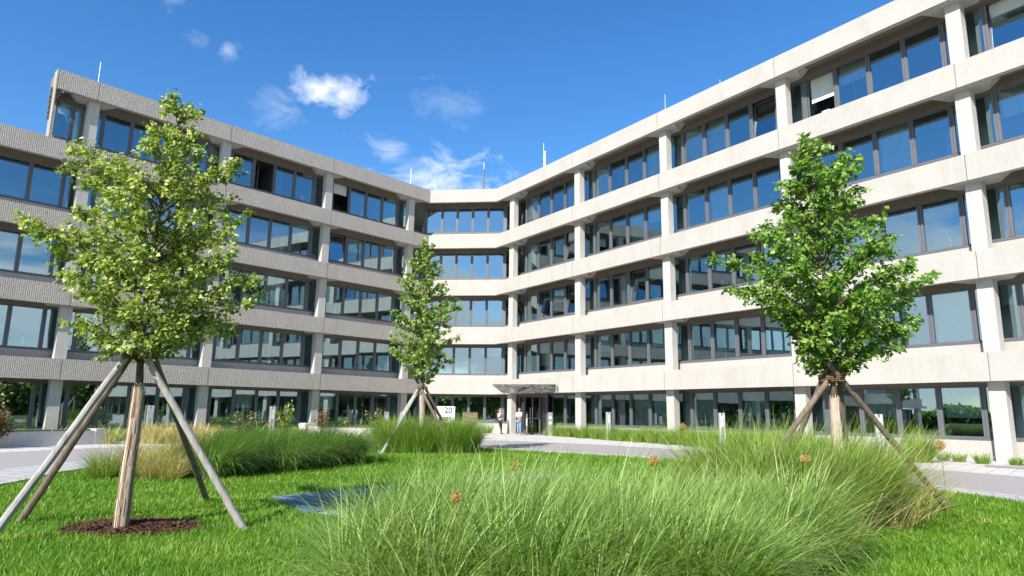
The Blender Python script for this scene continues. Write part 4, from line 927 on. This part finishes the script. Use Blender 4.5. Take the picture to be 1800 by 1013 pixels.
text('base', .40, P2(.36, -.044, .95), az_s, M_black, sg, 'lettering', 'RIGHT')
m = MB()
for q in range(20):
    a0, a1 = 2*math.pi*q/20, 2*math.pi*(q+1)/20
    m.face([P2(-.29, -.043, .985), P2(-.29+.06*math.cos(a0), -.043, .985+.06*math.sin(a0)), P2(-.29+.06*math.cos(a1), -.043, .985+.06*math.sin(a1))], [(0,0)]*3)
m.build('emblem', M_orange, sg)
pl = empty('steel_plate', (2.8, -11.4, 0), 'rust brown perforated steel plate on a thin frame in front of the centre windows', 'sign board'); f3 = frame((2.8, -11.4, 0), -.05)
m = MB(); m.box(f3, -.40, .40, -.02, .02, .55, 1.38); m.build('plate', M_rust, pl)
m = MB()
for x in (-.38, .38): m.box(f3, x-.02, x+.02, .021, .06, 0, 1.39)
m.build('frame', M_rust, pl)
m = MB(); rs = random.Random(8)
for i in range(8):
    for j in range(8):
        if rs.random() < .4: x = -.35+i*.1; z = .6+j*.1; m.box(f3, x-.012, x+.012, -.026, -.0205, z-.012, z+.012)
m.build('studs', M_alu, pl)
ip = empty('intercom_post', (7.0, -4.3, 0), 'grey intercom post with two white panels right of the entrance door', 'intercom'); f4 = frame((6.65, -3.9, 0), .1)
m = MB(); m.box(f4, -.15, .15, -.08, .08, 0, 1.45); m.build('post', simple('intercom_grey', (.30, .29, .28), .4, .5), ip)
m = MB(); m.box(f4, -.07, .07, -.09, -.081, 1.05, 1.2); m.box(f4, -.07, .07, -.09, -.081, .72, .86); m.build('button_panel', M_white, ip)
f5 = frame((5.05, -2.3, 0), -.2); m = MB(); m.box(f5, -.05, .05, -.04, .04, 0, 1.35); tag(m.build('door_post', M_alu), 'slim metal post left of the glass entrance door', 'post')
# white waste bin between the man and the door
m = MB(); f6 = frame((4.75, -.75, 0), -.5); m.box(f6, -.2, .2, -.16, .16, .03, .7); m.box(f6, -.22, .22, -.18, .18, .70, .76); tag(m.build('waste_bin', M_white, merge=True), 'white waste bin behind the standing man', 'bin')

# --- people
SKIN = simple('skin', (.52, .30, .21), .55, 0, .05, 3)
def skinmesh(name, verts, edges, rad, mat, parent, sub=2, root=0):
    me = bpy.data.meshes.new(name); me.from_pydata([tuple(v) for v in verts], edges, []); ob = bpy.data.objects.new(name, me); COL.objects.link(ob)
    ob.modifiers.new('Skin', 'SKIN'); 
    if not me.skin_vertices: me.skin_vertices.new()
    for i, sv in enumerate(me.skin_vertices[0].data): sv.radius = rad[i] if isinstance(rad[i], tuple) else (rad[i], rad[i]); sv.use_root = (i == root)
    s = ob.modifiers.new('Sub', 'SUBSURF'); s.levels = sub; s.render_levels = sub
    bpy.context.view_layer.update(); dg = bpy.context.evaluated_depsgraph_get(); m2 = bpy.data.meshes.new_from_object(ob.evaluated_get(dg))
    bpy.data.objects.remove(ob); m2.materials.clear(); m2.materials.append(mat); m2.polygons.foreach_set('use_smooth', [True]*len(m2.polygons))
    o2 = bpy.data.objects.new(name, m2); COL.objects.link(o2)
    if parent: o2.parent = parent
    return o2
def person(loc, rz, H, J, shirt, trouser, shoe, hair, hairlen, label, fem):
    # J: joints in a local frame, x = person's left, -y = forward, z up, for a 1.75 m figure
    o = empty('person', loc, label, 'person', None, rz); k = H/1.75; S = lambda v: Vector(v)*k
    names = [n for n in J if n[0] != '_']; idx = {n: i for i, n in enumerate(names)}
    E = [('pelvis','waist'),('waist','chest'),('chest','neck'),('neck','chin'),('chin','head'),('head','crown')]
    for s in 'LR': E += [('chest','sh'+s),('sh'+s,'el'+s),('el'+s,'wr'+s),('wr'+s,'pm'+s),('pelvis','hp'+s),('hp'+s,'kn'+s),('kn'+s,'an'+s),('an'+s,'to'+s)]
    V = [S(J[n]) for n in names]; EE = [(idx[a], idx[b]) for a, b in E]
    rads = {'pelvis': (.13, .10), 'waist': (.115, .085) if fem else (.13, .095), 'chest': (.145, .10) if fem else (.165, .115), 'neck': .05, 'chin': (.062, .07), 'head': (.078, .092), 'crown': (.055, .065), 'sh': .055 if fem else .065, 'el': .038, 'wr': .026, 'pm': (.034, .02), 'hp': .088, 'kn': .056, 'an': .038, 'to': .032}
    rd = [rads.get(n, rads.get(n[:-1])) for n in names]; rd = [tuple(x*k for x in r) if isinstance(r, tuple) else r*k for r in rd]
    # five fingers on each hand, rooted in the palm
    for s in 'LR':
        w_, p_ = Vector(J['wr'+s]), Vector(J['pm'+s]); d = (p_-w_).normalized(); a = d.cross(Vector((0, 1, .2))).normalized(); b = d.cross(a)
        for q, (off, L) in enumerate([(-.03, .065), (-.011, .078), (.010, .072), (.029, .058)]):
            r_ = p_+a*off*.9; i0 = len(V); V += [S(r_+d*.012), S(r_+d*L*.55+b*.006), S(r_+d*L+b*.026)]; rd += [.0095*k, .009*k, .0075*k]; EE += [(idx['pm'+s], i0), (i0, i0+1), (i0+1, i0+2)]
        r_ = w_.lerp(p_, .45)-a*.03; i0 = len(V); V += [S(r_), S(r_-a*.02+d*.04+b*.01)]; rd += [.012*k, .009*k]; EE += [(idx['wr'+s], i0), (i0, i0+1)]
    body = skinmesh('body', V, EE, rd, SKIN, o, 1, idx['pelvis'])
    def part(name, ns, es, add, mat, extra=()):
        vs = [S(J[n]) if isinstance(n, str) else S(n) for n in ns]; rr_ = []
        for n in ns:
            r = rads.get(n, rads.get(n[:-1])) if isinstance(n, str) else .05
            rr_.append(tuple((x+add)*k for x in r) if isinstance(r, tuple) else (r+add)*k)
        return skinmesh(name, vs, es, rr_, mat, o, 1, 0)
    lerp = lambda a, b, t: tuple(Vector(J[a]).lerp(Vector(J[b]), t))
    sl = J.get('_sl', 1)
    def named(a, b, t, key): J[key] = lerp(a, b, t); return key
    # shirt: torso, upper arms (and forearms for long sleeves)
    long_ = fem
    ns = ['pelvis', 'waist', 'chest', 'shL', 'shR']; es = [(0, 1), (1, 2), (2, 3), (2, 4)]
    for i, s in enumerate('LR'):
        e = 'el'+s; rads['el'+s] = .040
        ns.append(e if long_ else named('sh'+s, 'el'+s, .8, 'el'+s+'x') and 'el'+s+'x'); rads['el'+s+'x'] = .045; es.append((3+i, len(ns)-1))
        if long_: ns.append('wr'+s); es.append((len(ns)-2, len(ns)-1))
    part('shirt', ns, es, .012, shirt)
    ns = ['pelvis', 'hpL', 'knL', 'anL', 'hpR', 'knR', 'anR']; part('trousers', ns, [(0, 1), (1, 2), (2, 3), (0, 4), (4, 5), (5, 6)], .008 if fem else .016, trouser)
    sh = MB()
    for s in 'LR':
        a, t = S(J['an'+s]), S(J['to'+s]); sh.tube([a-(t-a)*.45-Z3*.03*k, a-Z3*.035*k, t-Z3*.01*k, t+(t-a)*.15-Z3*.012*k], [.035*k, .045*k, .042*k, .02*k], 8)
    so2 = MB(); so2 = sh.build('shoes', shoe, None, smooth=True); so2.parent = o
    # face and ears
    hd = S(J['head']); ch = S(J['chin']); up = (S(J['crown'])-ch).normalized(); fw = Vector(J['_face']).normalized(); rt = fw.cross(up).normalized()
    f = MB(); c0_ = hd-up*.005*k
    f.tube([c0_+fw*.085*k+up*.01*k, c0_+fw*.112*k-up*.02*k, c0_+fw*.09*k-up*.028*k], [.006*k, .012*k, .006*k], 6)
    for q in (-1, 1): f.tube([c0_+rt*q*.082*k+up*.02*k, c0_+rt*q*.094*k, c0_+rt*q*.084*k-up*.03*k], [.008*k, .014*k, .007*k], 6)
    fo = f.build('nose_and_ears', SKIN, None, smooth=True); fo.parent = o
    f = MB()
    for q in (-1, 1): f.tube([c0_+fw*.088*k+rt*q*.018*k+up*.012*k, c0_+fw*.084*k+rt*q*.046*k+up*.012*k], [.007*k, .006*k], 6)
    fo = f.build('eyes', M_black, None); fo.parent = o
    f = MB(); f.tube([c0_+fw*.084*k-rt*.026*k-up*.055*k, c0_+fw*.096*k-up*.056*k, c0_+fw*.084*k+rt*.026*k-up*.055*k], [.005*k, .007*k, .005*k], 6); fo = f.build('mouth', simple('lips', (.45, .18, .15), .5), None); fo.parent = o
    hv = [hd-fw*.012*k+up*.035*k, hd-fw*.02*k+up*.085*k, hd-fw*.075*k+up*.02*k]; hr = [(.090*k, .093*k), (.062*k, .070*k), (.058*k, .062*k)]; he = [(0, 1), (0, 2)]
    if hairlen: hv += [hd-fw*.085*k-up*.10*k, hd-fw*.075*k-up*.22*k]; hr += [(.062*k, .05*k), (.04*k, .03*k)]; he += [(2, 3), (3, 4)]
    skinmesh('hair', hv, he, hr, hair, o, 2, 0)
    return o
base = dict(pelvis=(0, 0, .93), waist=(0, .01, 1.10), chest=(0, 0, 1.32), neck=(0, 0, 1.48), chin=(0, -.015, 1.56), head=(0, -.01, 1.65), crown=(0, 0, 1.715), _face=(0, -1, 0),
            hpL=(.09, 0, .88), knL=(.10, -.01, .49), anL=(.10, .02, .09), toL=(.12, -.11, .05), hpR=(-.09, 0, .88), knR=(-.10, -.01, .49), anR=(-.10, .02, .09), toR=(-.12, -.11, .05))
wj = dict(base); wj.update(shL=(.16, 0, 1.40), elL=(.20, .03, 1.13), wrL=(.08, -.13, 1.02), pmL=(.03, -.17, 1.04), shR=(-.16, 0, 1.40), elR=(-.21, -.09, 1.15), wrR=(-.10, -.19, 1.38), pmR=(-.04, -.165, 1.46),
          knR=(-.05, -.14, .50), anR=(.10, -.07, .10), toR=(.16, -.16, .05))
person((3.22, -1.75, 0), R_(38), 1.64, wj, simple('pale_pink_blouse', (.60, .50, .52), .8, 0, .05, 6), simple('black_trousers', (.03, .03, .035), .8, 0, .1, 6), M_black, simple('blonde_hair', (.50, .30, .13), .6, 0, .2, 20), 1,
       'woman in pale pink blouse and black trousers standing left of the entrance column', True)
mj = dict(base); mj.update(shL=(.19, 0, 1.42), elL=(.24, -.08, 1.16), wrL=(.02, -.22, 1.20), pmL=(-.06, -.21, 1.22), shR=(-.19, 0, 1.42), elR=(-.24, -.08, 1.14), wrR=(-.01, -.25, 1.14), pmR=(.07, -.235, 1.15), anR=(-.08, -.0, .09))
person((4.66, -3.5, 0), R_(-35), 1.72, mj, simple('light_blue_shirt', (.52, .56, .70), .8, 0, .05, 6), simple('blue_jeans', (.16, .25, .38), .85, 0, .15, 8), simple('tan_shoes', (.5, .42, .3), .7), simple('dark_brown_hair', (.035, .022, .016), .6, 0, .2, 20), 0,
       'man in light blue shirt and jeans with folded arms right of the entrance column', False)

# --- belt of bushes and small trees far behind the camera, mirrored in the ground floor glass
def belt():
    rg = np.random.default_rng(77); n = 80000; th = rg.uniform(R_(-200), R_(20), n); q = th*95
    top = 6.4+1.2*np.sin(q*.11)+.9*np.sin(q*.31+1)+.6*np.sin(q*.8); t = rg.random(n)**.8; rr_ = 96+rg.normal(0, 1.6, n)
    fac = np.interp(th, [R_(-200), R_(-128), R_(-118), R_(20)], [.36, .36, 1, 1]); top = top*fac; t = t*1.0; x = 3+rr_*np.cos(th); y = -25+rr_*np.sin(th)*.85; z = t*top
    return leaves('tree_belt', np.stack([x, y, z], -1), rg.normal(0, 1, (n, 3))+[0, 0, .5], rg.normal(0, 1, (n, 3)), rg.uniform(.6, 1.2, n), M_leafM, rg.random(n), None)
tag(belt(), 'far belt of green bushes and trees mirrored in the ground floor windows', 'trees', None, 'stuff')
